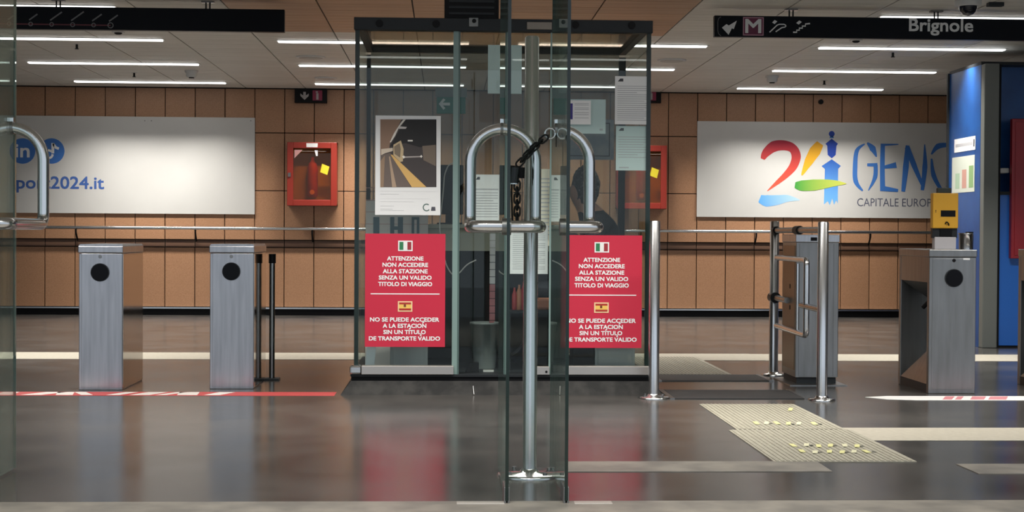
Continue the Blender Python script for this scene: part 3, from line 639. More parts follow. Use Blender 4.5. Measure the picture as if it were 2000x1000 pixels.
# papers on the booth glass
FR, IN = by0-.003, by0+.013
def sheet(name, label, cat, rct, Y, material, lines=(), head=False, logo=True, group=None, th_=.0012, ink=None):
    x0, x1, z0, z1 = R(*rct, Y); s = MB().box(x0, x1, Y, Y+th_, z0, z1).build(name, material); ORG[s.name] = Vector(); tag(s, label, cat, group)
    W, H = x1-x0, z1-z0
    if lines:
        mb = MB()
        for (v, u0, u1, hh) in lines: mb.box(x0+W*u0, x0+W*u1, Y-.0008, Y, z1-H*(v+hh), z1-H*v)
        mb.build('printed_text', ink or INK, s)
    if head: MB().prismY([(x0+W*.08, z1-H*.11), (x0+W*.24, z1-H*.11), (x0+W*.24, z1-H*.05), (x0+W*.15, z1-H*.05)], Y-.0008, Y).build('header_logo', INKD, s)
    return s
def body(v0, v1, n, u0=.07, u1=.93):
    rr = random.Random(int(v0*1000)+n); return [(v0+(v1-v0)*q/n, u0, u1-(rr.random()*.3 if q % 4 == 3 else 0), (v1-v0)/n*.30) for q in range(n)]
sheet('notice_sheet', 'white typed notice taped at upper right corner of booth glass', 'notice', (1201, 149, 1268, 243), FR, WHITE, body(.2, .95, 17), True)
sheet('notice_sheet', 'pale bluish typed notice below the white one, right booth pane', 'notice', (1203, 246, 1266, 333), IN, BLUEW, body(.24, .75, 9)+[(.92, .1, .4, .03)], True)
sheet('notice_sheet', 'blank bluish sheet high on the booth beside the door edge', 'notice', (953, 88, 1019, 183), by0+.062, BLUEW)
sheet('notice_sheet', 'narrow bluish sheet high on the booth behind the right glass door', 'notice', (1091, 92, 1106, 182), IN, BLUEW)
s = sheet('notice_sheet', 'small white notice with blue side bar, right booth pane', 'notice', (1104, 196, 1154, 243), FR, WHITE, [(v, .36, .92, .025) for v in (.12, .18, .3, .36, .5, .58, .72)], False)
a = R(1111, 202, 1118.5, 233, FR); MB().box(a[0], a[1], FR-.001, FR, a[2], a[3]).build('blue_bar', mat('bar_navy', (.03, .02, .20), .5), s)
sheet('notice_sheet', 'larger pale sheet behind the small blue-barred notice', 'notice', (1104, 194, 1183, 261), IN, BLUEW, [(.85, .85, .93, .06)])
a = R(1100, 233, 1199, 312, by1-.05); s = sheet('wall_map', 'grey framed map on rear glass of the booth', 'map', (1100, 233, 1199, 312), by1-.05, mat('map_grey', (.20, .23, .27), .5, noise=(9, (.30, .32, .33), .4, .6)), [], th_=.008)
MB().box(a[0]+.03, a[1]-.03, by1-.052, by1-.05, a[2]+.025, a[2]+.032).box(a[0]+.03, a[1]-.03, by1-.052, by1-.05, a[3]-.032, a[3]-.025).box(a[1]-.037, a[1]-.03, by1-.052, by1-.05, a[2]+.025, a[3]-.025).build('map_border', INKD, s)
sheet('notice_sheet', 'white typed notice low behind the left door handle', 'notice', (925, 341, 976, 432), by0+.062, WHITE, [(.30, .05, .95, .03)]+body(.38, .95, 10), True)
sheet('notice_sheet', 'white typed notice behind the right glass door by the chain', 'notice', (1079, 342, 1106, 442), FR-.003, WHITE, [(.28, .05, .95, .03)]+body(.36, .95, 11), False)
sheet('price_list', 'long cream price list hanging behind the steel pole', 'price list', (1047, 330, 1078, 480), by0+.066, mat('cream_paper', (.80, .74, .60), .6), body(.12, .95, 16), False)
sheet('price_list', 'long white timetable strip hanging left and right of the steel pole', 'timetable', (996, 440, 1070, 535), by0+.064, WHITE, body(.05, .93, 22), False)
# metro photograph poster
x0, x1, z0, z1 = R(733, 226, 860.5, 420, FR); W, H = x1-x0, z1-z0
ph = MB().box(x0, x1, FR, FR+.0015, z0, z1).build('photo_poster', WHITE); ORG[ph.name] = Vector(); tag(ph, 'white poster with photograph of an underground platform on left booth pane', 'poster')
def pp(u, v): p = P(700+u*.24, 200+v*.24, FR); return (p.x, p.z)
def pq(name, pts, c, lay, rough=.6): return MB().prismY([pp(*q) for q in pts], FR-.0006*lay, FR-.0006*(lay-1)).build(name, mat('photo_'+name, c, rough) if not isinstance(c, str) else MATS[c], ph)
pq('photo_ground', [(178, 138), (635, 138), (635, 690), (178, 690)], (.055, .045, .045), 1)
pq('photo_vault', [(178, 138), (350, 138), (255, 340), (250, 400), (178, 430)], (.26, .16, .11), 2)
pq('photo_dark_roof', [(385, 138), (635, 138), (635, 350), (500, 365), (380, 330), (255, 362)], (.012, .011, .012), 2)
pq('photo_platform', [(178, 430), (258, 410), (430, 690), (178, 690)], (.15, .115, .10), 2)
pq('photo_platform_edge', [(178, 480), (215, 430), (205, 690), (178, 690)], (.30, .20, .13), 3)
pq('photo_streak', [(248, 440), (258, 440), (310, 690), (275, 690)], (.42, .30, .21), 3)
pq('photo_yellow_line', [(262, 425), (275, 425), (555, 690), (435, 690)], (.68, .42, .14), 3)
pq('photo_train_nose', [(285, 345), (345, 310), (368, 380), (362, 480), (340, 485), (285, 430)], (.55, .42, .25), 3)
pq('photo_train_glass', [(290, 360), (335, 330), (345, 380), (340, 450), (295, 420)], (.22, .17, .12), 4)
pq('photo_bright_end', [(185, 380), (280, 370), (280, 395), (215, 415), (185, 430)], (.62, .52, .42), 4)
pq('photo_light_row', [(345, 165), (365, 140), (385, 140), (330, 205), (300, 270), (265, 325), (255, 325), (290, 250)], (.70, .66, .60), 3)
pq('photo_lamp', [(318, 215), (340, 195), (395, 200), (385, 215)], (.55, .52, .50), 4)
pq('photo_headlight_bar', [(365, 440), (515, 436), (515, 446), (365, 452)], (.42, .37, .35), 3)
pq('photo_headlight', [(355, 440), (370, 432), (382, 446), (368, 458)], (.85, .80, .72), 4)
pq('photo_headlight_far', [(500, 440), (512, 428), (522, 440), (512, 452)], (.80, .76, .70), 4)
pq('photo_far_wall', [(520, 355), (630, 345), (630, 520), (530, 470)], (.17, .13, .10), 3)
pq('photo_small_lamp', [(402, 305), (442, 305), (442, 318), (402, 318)], (.70, .67, .62), 4)
mb = MB()
for (v, u0, u1) in ((722, 178, 632), (745, 178, 330), (782, 178, 585), (806, 178, 450), (842, 178, 290), (866, 178, 280), (878, 178, 370)):
    a_, b_ = pp(u0, v), pp(u1, v-7); mb.box(a_[0], b_[0], FR-.0008, FR, min(a_[1], b_[1]), max(a_[1], b_[1])-.008)
mb.build('printed_text', mat('pale_ink', (.48, .48, .50), .6), ph)
c = pp(555, 855); MB().ribbon([(c[0]+.022*math.cos(t), c[1]+.022*math.sin(t)) for t in [q*PI/8+.9 for q in range(13)]], [.007]*13, FR-.0008, FR).build('round_logo', mat('logo_green', (.10, .16, .14), .5), ph)
pq('city_logo', [(595, 850), (625, 850), (628, 882), (590, 882)], (.08, .08, .10), 2)
# red warning signs
def warn(rct, label, dx=0.0):
    x0, x1, z0, z1 = R(*rct, FR-.004); Y = FR-.006; W, H = x1-x0, z1-z0
    s = MB().box(x0, x1, Y, Y+.004, z0, z1).build('warning_sign', REDS); ORG[s.name] = Vector(); tag(s, label, 'warning sign')
    def T(body_, uc, wd, v0, v1): text(body_, x0+W*(uc-wd/2), x0+W*(uc+wd/2), z1-H*v1, z1-H*v0, Y, WPRINT, s, bold=.045)
    uc = .5+dx
    for (b_, wd, v0) in (('ATTENZIONE', .45, .198), ('NON ACCEDERE', .565, .254), ('ALLA STAZIONE', .555, .311), ('SENZA UN VALIDO', .655, .367), ('TITOLO DI VIAGGIO', .67, .424)): T(b_, uc, wd, v0+.003, v0+.038)
    for (b_, wd, v0, v1) in (('NO SE PUEDE ACCEDER', .86, .741, .776), ('A LA ESTACION', .54, .796, .831), ('SIN UN TITULO', .525, .851, .886), ('DE TRANSPORTE VALIDO', .885, .908, .943)): T(b_, uc-.005, wd, v0, v1)
    for (ua, va) in ((.725-.5, .785), (.558-.5, .840), (.695-.5, .897)): MB().ribbon([(x0+W*(uc+ua-.008), z1-H*(va+.004)), (x0+W*(uc+ua+.012), z1-H*(va-.006))], [.006, .009], Y-.0012, Y).build('accent', WPRINT, s)
    MB().box(x0+W*(uc-.43), x0+W*(uc+.43), Y-.001, Y, z1-H*.536, z1-H*.527).build('divider', WPRINT, s)
    for (v0, cols, vert) in ((.072, ((.03, .20, .08), (.85, .85, .82), (.33, .03, .04)), True), (.607, ((.42, .03, .02), (.85, .55, .12), (.42, .03, .02)), False)):
        fx0, fx1, fz1, fz0 = x0+W*(uc-.075), x0+W*(uc+.075), z1-H*v0, z1-H*(v0+.07)
        MB().box(fx0-.008, fx1+.008, Y-.001, Y, fz0-.008, fz1+.008).build('flag_border', WPRINT if vert else mat('flag_cream', (.85, .62, .35), .5), s)
        for q in range(3):
            m_ = mat('flag_%d_%d' % (int(vert), q), cols[q], .5)
            if vert: MB().box(fx0+(fx1-fx0)*q/3, fx0+(fx1-fx0)*(q+1)/3, Y-.0018, Y-.001, fz0, fz1).build('flag_band', m_, s)
            else:
                za = (0, .25, .75, 1); MB().box(fx0, fx1, Y-.0018, Y-.001, fz0+(fz1-fz0)*za[q], fz0+(fz1-fz0)*za[q+1]).build('flag_band', m_, s)
        if not vert: MB().box(fx0+.03, fx0+.045, Y-.0024, Y-.0018, fz0+.022, fz0+.04).build('flag_crest', mat('crest', (.20, .05, .02), .5), s)
    return s
warn((713, 456.5, 869.5, 677.5), 'red warning sign in Italian and Spanish on left booth pane')
warn((1096, 459.5, 1253.5, 679.5), 'red warning sign in Italian and Spanish on right booth pane', 0.0)

# ------------------------------------------------------------------ INSIDE THE BOOTH
zf = zrb
DESK = mat('desk_olive', (.34, .35, .28), .5); GREYG = mat('pale_cabinet', (.38, .42, .41), .5)
dz1 = P(900, 438, 10.35).z; dz0 = P(900, 490, 10.35).z
dk = thing('counter_desk', 'pale olive service desk inside the glass booth', 'desk', (-.2, 10.35, zf))
MB().box(bx0+.04, bx1-.45, 10.35, 10.37, dz0, dz1-.03).build('apron', DESK, dk)
MB().box(bx0+.03, bx1-.43, 10.33, by1-.08, dz1-.03, dz1, .005).build('desk_top', DESK, dk)
for x, ya_ in ((bx0+.05, 10.37), (bx1-.49, 10.72)): MB().box(x, x+.03, ya_, by1-.125, zf, dz1-.03).build('side_panel', DARKMETAL, dk)
MB().box(bx0+.08, bx1-.49, by1-.12, by1-.10, zf, dz1-.03).build('modesty_panel', mat('panel_black', (.015, .015, .017), .5), dk)
# monitor seen from behind
a = R(852, 322, 905, 436, 10.5); mo = thing('monitor', 'black computer monitor on the booth desk behind the metro poster', 'monitor', (a[0], 10.5, dz1))
MB().box(a[0]-.02, a[1], 10.5, 10.535, dz1+.07, a[3], .006).build('screen_back', BLACK, mo)
MB().box((a[0]+a[1])/2-.03, (a[0]+a[1])/2+.03, 10.53, 10.56, dz1+.01, dz1+.2).build('stand', BLACK, mo)
MB().box((a[0]+a[1])/2-.09, (a[0]+a[1])/2+.09, 10.46, 10.62, dz1, dz1+.012, .003).build('foot', BLACK, mo)
# white cable loop
pts = [P(x, y, 10.1) for x, y in ((886, 318), (876, 322), (868, 340), (866, 370), (863, 400), (858, 440), (862, 480), (872, 520), (884, 538), (897, 534), (912, 516), (930, 508))]
cb = MB().tube(rounded(pts, .04, 4), .005, 6).build('cable', mat('cable_white', (.55, .55, .52), .5)); tag(cb, 'white cable hanging in a loop beside the booth glass edge', 'cable')
# exit sign
a = R(853, 190, 909, 222, by1-.06); ex = thing('exit_sign', 'green exit sign with white left arrow hung inside the booth', 'sign', (a[0], by1-.06, a[2]))
EXG = mat('exit_green', (.012, .16, .12), .4)
MB().box(a[0], a[1], by1-.062, by1-.045, a[2], a[3]).build('board', EXG, ex)
MB().box(a[0]-.01, a[1]+.01, by1-.055, by1-.045, a[3], a[3]+.07).build('mount_plate', mat('mount_grey', (.17, .21, .21), .5), ex)
def xp(px, py): p = P(px, py, by1-.062); return (p.x, p.z)
MB().prismY([xp(857, 203), (xp(866, 192)), xp(870, 195), xp(865, 200.5), xp(879, 200.5), xp(879, 206), xp(865, 206), xp(870, 211), xp(866, 214.5)], by1-.064, by1-.062).build('arrow', mat('arrow_white', (.75, .8, .78), .5), ex)
# added panel, painted with the letter shapes reflected in the left pane
a = R(706, 338, 842, 462, 10.28); npn = thing('reflection_panel', 'added panel painted as a reflection of white brick and teal blocks behind left booth pane', 'panel', (a[0], 10.28, zf))
z_lo = zf; MB().box(a[0]+.03, a[1]-.02, 10.28, 10.30, z_lo, P(760, 392, 10.28).z).build('board', mat('panel_white', (.66, .64, .60), .5), npn)
mb = MB()
for q in range(14):
    zz = z_lo+.15+q*.083; mb.box(a[0]+.03, a[1]-.02, 10.279, 10.28, zz, zz+.004)
mb.build('row_lines', mat('row_pink', (.48, .30, .27), .6), npn)
TEAL = mat('reflected_teal', (.07, .13, .16), .5)
for (q0, q1) in ((729, 741), (762, 770), (777, 787), (804, 809), (814, 819)):
    b_ = R(q0, 424, q1, 456, 10.278); MB().box(b_[0], b_[1], 10.277, 10.279, b_[2], b_[3]).build('letter_bar', TEAL, npn)
b_ = R(770, 442, 777, 449, 10.278); MB().box(b_[0], b_[1], 10.277, 10.279, b_[2], b_[3]).build('letter_bar', TEAL, npn)
b_ = R(808, 424, 815, 429, 10.278); MB().box(b_[0], b_[1], 10.277, 10.279, b_[2], b_[3]).build('letter_bar', TEAL, npn)
# low things in the booth
a = R(762, 675, 835, 722, 10.0); t = thing('low_cabinet', 'low pale grey cabinet on booth floor under left red sign', 'cabinet', (a[0], 10.0, zf))
MB().box(a[0], a[1], 10.0, 10.22, zf, .50, .005).build('body', GREYG, t); MB().box(a[0]+.02, a[1]-.02, 9.992, 10.0, zf+.03, .47, .003).build('door', GREYG, t); MB().box(a[1]-.05, a[1]-.04, 9.982, 9.992, .33, .39).build('handle', STEEL_D, t)
lean = MB(); p0, p1 = P(713, 716, 9.85), P(724, 678, 9.85)
lean.add([(p0.x, 9.80, zf), (p0.x+.06, 9.80, zf), (p0.x+.06, 9.815, zf), (p0.x, 9.815, zf), (p1.x, 9.90, .62), (p1.x+.06, 9.90, .62), (p1.x+.06, 9.915, .62), (p1.x, 9.915, .62)], [(0, 1, 5, 4), (1, 2, 6, 5), (2, 3, 7, 6), (3, 0, 4, 7), (0, 3, 2, 1), (4, 5, 6, 7)])
tag(lean.build('leaning_board', mat('board_pale', (.52, .60, .63), .5)), 'pale narrow board leaning in the booth left front corner', 'board')
a = R(1118, 684, 1160, 715, 9.80); t = thing('storage_box', 'dark storage box on booth floor under right red sign', 'box', (a[0], 9.8, zf))
MB().box(a[0], a[1], 9.8, 10.03, zf, .36, .006).build('body', BLACK, t); MB().box(a[0]-.006, a[1]+.006, 9.794, 10.036, .36, .385, .004).build('lid', DARKMETAL, t)
a = R(1162, 684, 1240, 715, 9.80); t = thing('low_cabinet', 'low pale cabinet in the booth right front corner', 'cabinet', (a[0], 9.8, zf))
MB().box(a[0], a[1], 9.8, 10.02, zf, .55, .005).build('body', GREYG, t); MB().box(a[0]+.02, a[1]-.02, 9.792, 9.8, zf+.03, .52, .003).build('door', GREYG, t)
# waste bin
c = P(947, 690, 10.15); t = thing('waste_bin', 'pale grey waste bin under the booth desk', 'bin', (c.x, 10.15, zf))
MB().lathe((c.x, 10.15, zf), [(.075, 0), (.10, .30), (.105, .30), (.105, .315), (.095, .315), (.072, .02)], 24).build('bucket', mat('bin_grey', (.23, .26, .25), .5), t)
# foot pedal
a = R(909, 712, 935, 727, 9.86); t = thing('foot_switch', 'small black foot switch on booth floor near the door', 'switch', (a[0], 9.86, zf))
MB().prismY([(a[0], zf), (a[1], zf), (a[1], zf+.06), (a[0]+.03, zf+.06)], 9.84, 9.95).build('pedal', BLACK, t); MB().box(a[1]+.03, a[1]+.10, 9.86, 9.9, zf, zf+.012).build('plug', mat('plug_white', (.5, .5, .48), .5), t)
# vertical strip of tickets
a = R(956, 455, 967, 650, 10.22); t = MB(); zz = a[3]; q = 0
tk = thing('ticket_strip', 'narrow hanging strip of white and red tickets inside booth', 'tickets', (a[0], 10.22, a[2]))
while zz > a[2]+.02:
    MB().box(a[0], a[1], 10.22, 10.223, zz-.05, zz-.004).build('ticket', mat('ticket_white', (.62, .62, .62), .6) if q < 7 else mat('ticket_red', (.42, .16, .17), .6), tk); zz -= .05; q += 1
# orange bag
a = R(1046, 588, 1100, 606, 10.0); t = thing('orange_bag', 'small orange bag on a low shelf behind the steel pole', 'bag', (a[0], 10.0, a[2]))
MB().box(a[0], a[1], 10.0, 10.1, a[2], a[3]+.02, .02).build('pouch', mat('bag_orange', (.40, .16, .09), .6), t)
sh = MB().box(P(990, 610, 10.1).x, P(1100, 610, 10.1).x, 9.96, 10.14, a[2]-.02, a[2]).build('low_shelf', DARKMETAL); tag(sh, 'dark low shelf board under the booth desk', 'shelf')
MB().box(P(990, 610, 10.1).x, P(990, 610, 10.1).x+.02, 9.96, 10.14, zf, a[2]-.02).box(P(1100, 610, 10.1).x-.02, P(1100, 610, 10.1).x, 9.96, 10.14, zf, a[2]-.02).build('support', DARKMETAL, sh)
for q, (px, cc) in enumerate(((1003, (.35, .05, .05)), (1012, (.40, .18, .10)), (1021, (.30, .03, .04)))):
    a_ = R(px-4, 585, px+4, 608, 10.18); bo = MB().lathe((( a_[0]+a_[1])/2, 10.05, a[2]), [(.016, 0), (.018, .005), (.018, .10+.02*q), (.008, .13+.02*q), (.008, .15+.02*q)], 14).build('bottle', mat('bottle_%d' % q, cc, .3)); tag(bo, ['short dark red', 'middle orange', 'tall crimson'][q]+' bottle on the low booth shelf', 'bottle', 'bottles on the low booth shelf')
# office chair
cx, cy = P(938, 600, 10.0).x, 10.02
# attendant, seated with back partly turned, dark curly hair, black jacket
CH = mat('chair_black', (.015, .015, .017), .6)
hd = P(1138, 374, 10.33); px_, py_ = hd.x+.08, 10.33
oc = thing('office_chair', 'black swivel chair under the seated person in the booth', 'chair', (px_, py_, zf))
MB().box(px_-.22, px_+.22, py_-.2, py_+.22, .52, .59, .03).build('seat', CH, oc)
MB().box(px_+.24, px_+.27, py_-.18, py_+.18, .66, 1.0, .012).build('backrest', CH, oc)
MB().tube([(px_+.1, py_, .54), (px_+.225, py_, .6), (px_+.25, py_, .75)], .018, 10).build('back_bar', DARKMETAL, oc)
MB().cyl((px_, py_, zf+.08), .025, .52-zf-.08, 'Z', 12).build('column', DARKMETAL, oc)
for q in range(5):
    aa = q*2*PI/5+.3; e_ = (px_+.22*math.cos(aa), py_+.2*math.sin(aa), zf+.05)
    MB().tube([(px_, py_, zf+.09), e_], [.022, .014], 8).build('foot_arm', CH, oc); MB().cyl((e_[0], e_[1]-.012, zf+.025), .025, .024, 'Y', 12).build('caster', BLACK, oc)
def skin_mesh(name, verts, edges, mats, parent=None, root=0, sub=2):
    me = bpy.data.meshes.new(name); me.from_pydata([v[0] for v in verts], edges, []); o = bpy.data.objects.new(name, me); col.objects.link(o)
    md = o.modifiers.new('s', 'SKIN'); md.use_smooth_shade = True
    for i, v in enumerate(verts):
        r_ = v[1]; me.skin_vertices[0].data[i].radius = (r_, r_) if not isinstance(r_, tuple) else r_; me.skin_vertices[0].data[i].use_root = (i == root)
    sm = o.modifiers.new('u', 'SUBSURF'); sm.levels = sub; sm.render_levels = sub
    dg = bpy.context.evaluated_depsgraph_get(); dg.update(); m2 = bpy.data.meshes.new_from_object(o.evaluated_get(dg)); bpy.data.objects.remove(o)
    m2.materials.clear()
    for mm in mats: m2.materials.append(mm)
    for p in m2.polygons: p.use_smooth = True
    o = bpy.data.objects.new(name, m2); col.objects.link(o)
    if parent: o.parent = parent
    return o
JACK = mat('jacket_black', (.010, .010, .014), .75, bump=.1, bscale=30); SKINM = mat('skin', (.42, .24, .17), .5); TROU = mat('trousers', (.02, .022, .03), .8)
X, Y0 = hd.x, py_
def V(dx, dy, z): return (X+dx, Y0+dy, z)
zs = .66                                                 # hip height on the seat
V_ = [(V(.15, 0, zs), .125), (V(.15, 0, zs+.18), .13), (V(.13, 0, zs+.36), .155), (V(.09, 0, zs+.50), .12), (V(.02, 0, zs+.58), .060), (V(-.02, 0, zs+.66), .085), (V(-.03, 0, zs+.75), .088)]
E_ = [(0, 1), (1, 2), (2, 3), (3, 4), (4, 5), (5, 6)]
for s in (-1, 1):
    b0 = len(V_)
    V_ += [(V(.10, s*.17, zs+.47), .088), (V(.02, s*.23, zs+.27), .058), (V(-.24, s*.15, zs+.485), .038), (V(-.30, s*.13, zs+.49), .030)]
    E_ += [(3, b0), (b0, b0+1), (b0+1, b0+2), (b0+2, b0+3)]
    f0 = len(V_)                                          # palm and five fingers
    V_ += [(V(-.35, s*.12, zs+.488), .024)]; E_ += [(b0+3, f0)]
    for q in range(4):
        g0 = len(V_); sp_ = (q-1.5)*.017
        V_ += [(V(-.385, s*.12+sp_, zs+.49), .009), (V(-.41, s*.12+sp_, zs+.482), .0085), (V(-.428, s*.12+sp_, zs+.470), .0075)]; E_ += [(f0, g0), (g0, g0+1), (g0+1, g0+2)]
    g0 = len(V_); V_ += [(V(-.36, s*.12-s*.035, zs+.484), .010), (V(-.385, s*.12-s*.045, zs+.474), .0085)]; E_ += [(f0, g0), (g0, g0+1)]
    l0 = len(V_)
    V_ += [(V(-.02, s*.09, zs-.02), .095), (V(-.36, s*.10, zs-.01), .068), (V(-.36, s*.10, zs-.38), .046), (V(-.44, s*.10, zs-.47), .036), (V(-.50, s*.10, zs-.485), .03)]
    E_ += [(0, l0), (l0, l0+1), (l0+1, l0+2), (l0+2, l0+3), (l0+3, l0+4)]
pe = skin_mesh('person', V_, E_, [JACK, SKINM, TROU])
for p in pe.data.polygons:
    c = p.center
    if c.z > zs+.545 or (c.x-X < -.315 and c.z > zs+.3): p.material_index = 1
    elif c.z < zs-.03 or (c.x-X < -.12 and c.z < zs+.12): p.material_index = 2
tag(pe, 'person in black jacket with dark curly hair seated inside the booth', 'person')
HAIR = mat('dark_curly_hair', (.018, .015, .014), .35, noise=(60, (.16, .155, .15), .56, .66), bump=.8, bscale=70)
bm = bmesh.new(); bmesh.ops.create_icosphere(bm, subdivisions=4, radius=1); rr = random.Random(3)
hc = Vector(V(.012, 0, zs+.735))
for q in bm.verts:
    d_ = q.co.normalized(); lump = 1+.10*math.sin(d_.x*17)*math.sin(d_.y*15+1)*math.sin(d_.z*16+2)+rr.uniform(-.03, .03)
    zz_ = d_.z*(.125 if d_.z > 0 else .19); fr_ = .105 if d_.x > -.3 else .085
    q.co = hc+Vector((d_.x*fr_*lump, d_.y*.108*lump, zz_*lump))
me = bpy.data.meshes.new('hair'); bm.to_mesh(me); bm.free(); me.materials.append(HAIR)
for p in me.polygons: p.use_smooth = True
ho = bpy.data.objects.new('hair', me); col.objects.link(ho); ho.parent = pe
for s in (-1, 1):
    eb = bmesh.new(); bmesh.ops.create_uvsphere(eb, u_segments=10, v_segments=8, radius=.011); em = bpy.data.meshes.new('eye'); eb.to_mesh(em); eb.free(); em.materials.append(WHITE)
    eo = bpy.data.objects.new('eye', em); col.objects.link(eo); eo.location = V(-.108, s*.032, zs+.70); eo.parent = pe
no = MB().add([V(-.105, -.012, zs+.66), V(-.105, .012, zs+.66), V(-.105, 0, zs+.71), V(-.132, 0, zs+.665)], [(0, 1, 2), (0, 3, 1), (1, 3, 2), (0, 2, 3)]).build('nose', SKINM, pe)
MB().box(X-.106, X-.100, Y0-.02, Y0+.02, zs+.63, zs+.637).build('mouth', mat('lips', (.30, .10, .09), .5), pe)

# ------------------------------------------------------------------ BLUE KIOSK AT RIGHT
n0 = F(1918, 680); kx, ky = n0.x, n0.y; kz = P(1918, 124, ky).z; kL = .98
kk = thing('blue_kiosk', 'tall blue panelled kiosk with grey corner column at right', 'kiosk', (kx, ky, 0))
MB().box(kx, kx+.03, ky+.10, ky+kL, 0, kz, .003).build('side_panel', BLUE, kk)
MB().box(kx+.03, kx+.05, ky+kL, ky+kL+.03, 0, kz).build('rear_trim', DARKMETAL, kk)
MB().box(kx-.02, kx+.02, ky+kL-.01, ky+kL+.02, 0, kz+.01).build('edge_trim', DARKMETAL, kk)
cw = P(1950, 400, ky).x-kx
MB().box(kx, kx+cw, ky, ky+.10, 0, kz, .008).build('corner_column', GREYCOL, kk)
MB().box(kx+cw, kx+cw+.035, ky+.05, ky+.10, 0, kz).build('shadow_gap', BLACK, kk)
MB().box(kx+cw+.035, kx+2.6, ky+.08, ky+.12, .02, 1.45).build('front_panel', mat('bright_blue_panel', (.012, .12, .50), .3), kk)
MB().box(kx+cw+.035, kx+2.6, ky+.28, ky+.32, 1.45, kz).build('upper_panel', BLUE, kk)
MB().box(kx+cw, kx+2.6, ky+.06, ky+.34, 1.44, 1.47).build('ledge', DARKMETAL, kk)
MB().box(kx+.0, kx+2.6, ky+.10, ky+kL, kz, kz+.03).build('roof', DARKMETAL, kk)
MB().box(kx+cw+.035, kx+2.6, ky+.085, ky+.12, 0, .02).build('kick_plate', BLACK, kk)
def side_sheet(px0, px1, y0a, y1a, name, label, cat, material, extra=None):
    ya = kx*0; 
    def yo(px): d_ = ray(px, 330); return d_.y*(kx/d_.x)
    yn, yf = yo(px1), yo(px0); zt_ = P(px1, y0a, yn).z; zb_ = P(px1, y1a, yn).z
    s = MB().box(kx-.003, kx-.0005, yn, yf, zb_, zt_).build(name, material); ORG[s.name] = Vector(); tag(s, label, cat)
    if extra: extra(s, yn, yf, zb_, zt_)
def lines_(s, yn, yf, zb_, zt_): MB().box(kx-.004, kx-.003, yn+.08, yf-.04, zb_+.05, zb_+.08).build('printed_text', INK, s); MB().box(kx-.004, kx-.003, yn+.02, yn+.05, zb_+.03, zt_-.03).build('printed_mark', INKD, s)
def cols_(s, yn, yf, zb_, zt_):
    for q, cc in enumerate(((.25, .40, .18), (.55, .30, .25), (.40, .55, .40))): MB().box(kx-.004, kx-.003, yn+.03+q*.19, yn+.15+q*.19, zb_+.04, zt_-.10-.03*q).build('picture', mat('leaflet_%d' % q, cc, .5), s)
side_sheet(1864, 1905, 265, 292, 'notice_sheet', 'small white label on blue kiosk side', 'notice', WHITE, lines_)
side_sheet(1860, 1904, 302, 374, 'leaflet_board', 'white board of green leaflets on blue kiosk side', 'notice', mat('leaflet_white', (.62, .66, .58), .5), cols_)
# red cabinet on the kiosk front
a = R(1976, 232, 2060, 505, ky+.02); rc = thing('red_cabinet', 'dark red tall cabinet on the front of the blue kiosk', 'cabinet', (a[0], ky+.02, a[2]))
MB().box(a[0], a[1], ky+.02, ky+.079, a[2], a[3], .006).build('body', mat('dark_red_enamel', (.28, .012, .02), .35), rc)
MB().box(a[0]+.03, a[1]-.03, ky+.012, ky+.02, a[2]+.03, a[3]-.03, .003).build('door', MATS['dark_red_enamel'], rc)
MB().box(a[1]-.09, a[1]-.07, ky-.008, ky+.012, 1.0, 1.1).build('handle', STEEL_D, rc)
dq = P(1971, 333, ky); t = thing('lamp_dispenser', 'small grey rounded fitting on blue kiosk beside the red cabinet', 'fitting', (dq.x, ky+.1, dq.z))
MB().box(dq.x-.06, dq.x+.05, ky+.12, ky+.279, dq.z-.02, dq.z+.03, .012).build('case', DEVW, t)

# ------------------------------------------------------------------ FLOOR TAPES, MATS, TACTILE PAVING
TR = mat('tape_red', (.48, .06, .06), .5); TW = mat('tape_white', (.70, .66, .62), .5)
ya, yb = F(400, 773).y, F(400, 766).y; x1 = F(655, 770).x
tp = MB().box(-4.6, x1, ya, yb, 0, .002).build('floor_tape', TR); ORG[tp.name] = Vector(); tag(tp, 'red floor tape with worn white lettering before the left turnstiles', 'tape')
rr = random.Random(11); x = -4.5
while x < F(425, 770).x:
    wdt = rr.uniform(.05, .13); sl = rr.uniform(-.1, .12); MB().prismZ([(x, ya+.02), (x+wdt, ya+.02), (x+wdt+sl, yb-.02), (x+sl, yb-.02)], .002, .003).build('worn_letter', TW, tp); x += wdt+rr.uniform(.04, .10)
ya, yb = F(1850, 782).y, F(1850, 774).y
tp = MB().prismZ([(F(1690, 776).x, F(1690, 776).y), (F(1735, 781).x, ya+.05), (F(1790, 781).x, ya), (6.2, ya), (6.2, yb), (F(1735, 775).x, yb)], 0, .002).build('floor_tape', mat('tape_pale', (.78, .77, .75), .5)); ORG[tp.name] = Vector(); tag(tp, 'white floor tape with faded pink patches before the right turnstiles', 'tape')
for (p0, p1) in ((1832, 1850), (1856, 1868), (1885, 1912), (1920, 1955)):
    xa, xb = F(p0, 778).x, F(p1, 778).x; MB().prismZ([(xa, ya+.03), (xb, ya+.03), (xb+.08, yb-.03), (xa+.08, yb-.03)], .002, .003).build('faded_patch', mat('tape_pink', (.60, .22, .24), .5), tp)
MATB = mat('mat_black', (.022, .022, .023), .55)
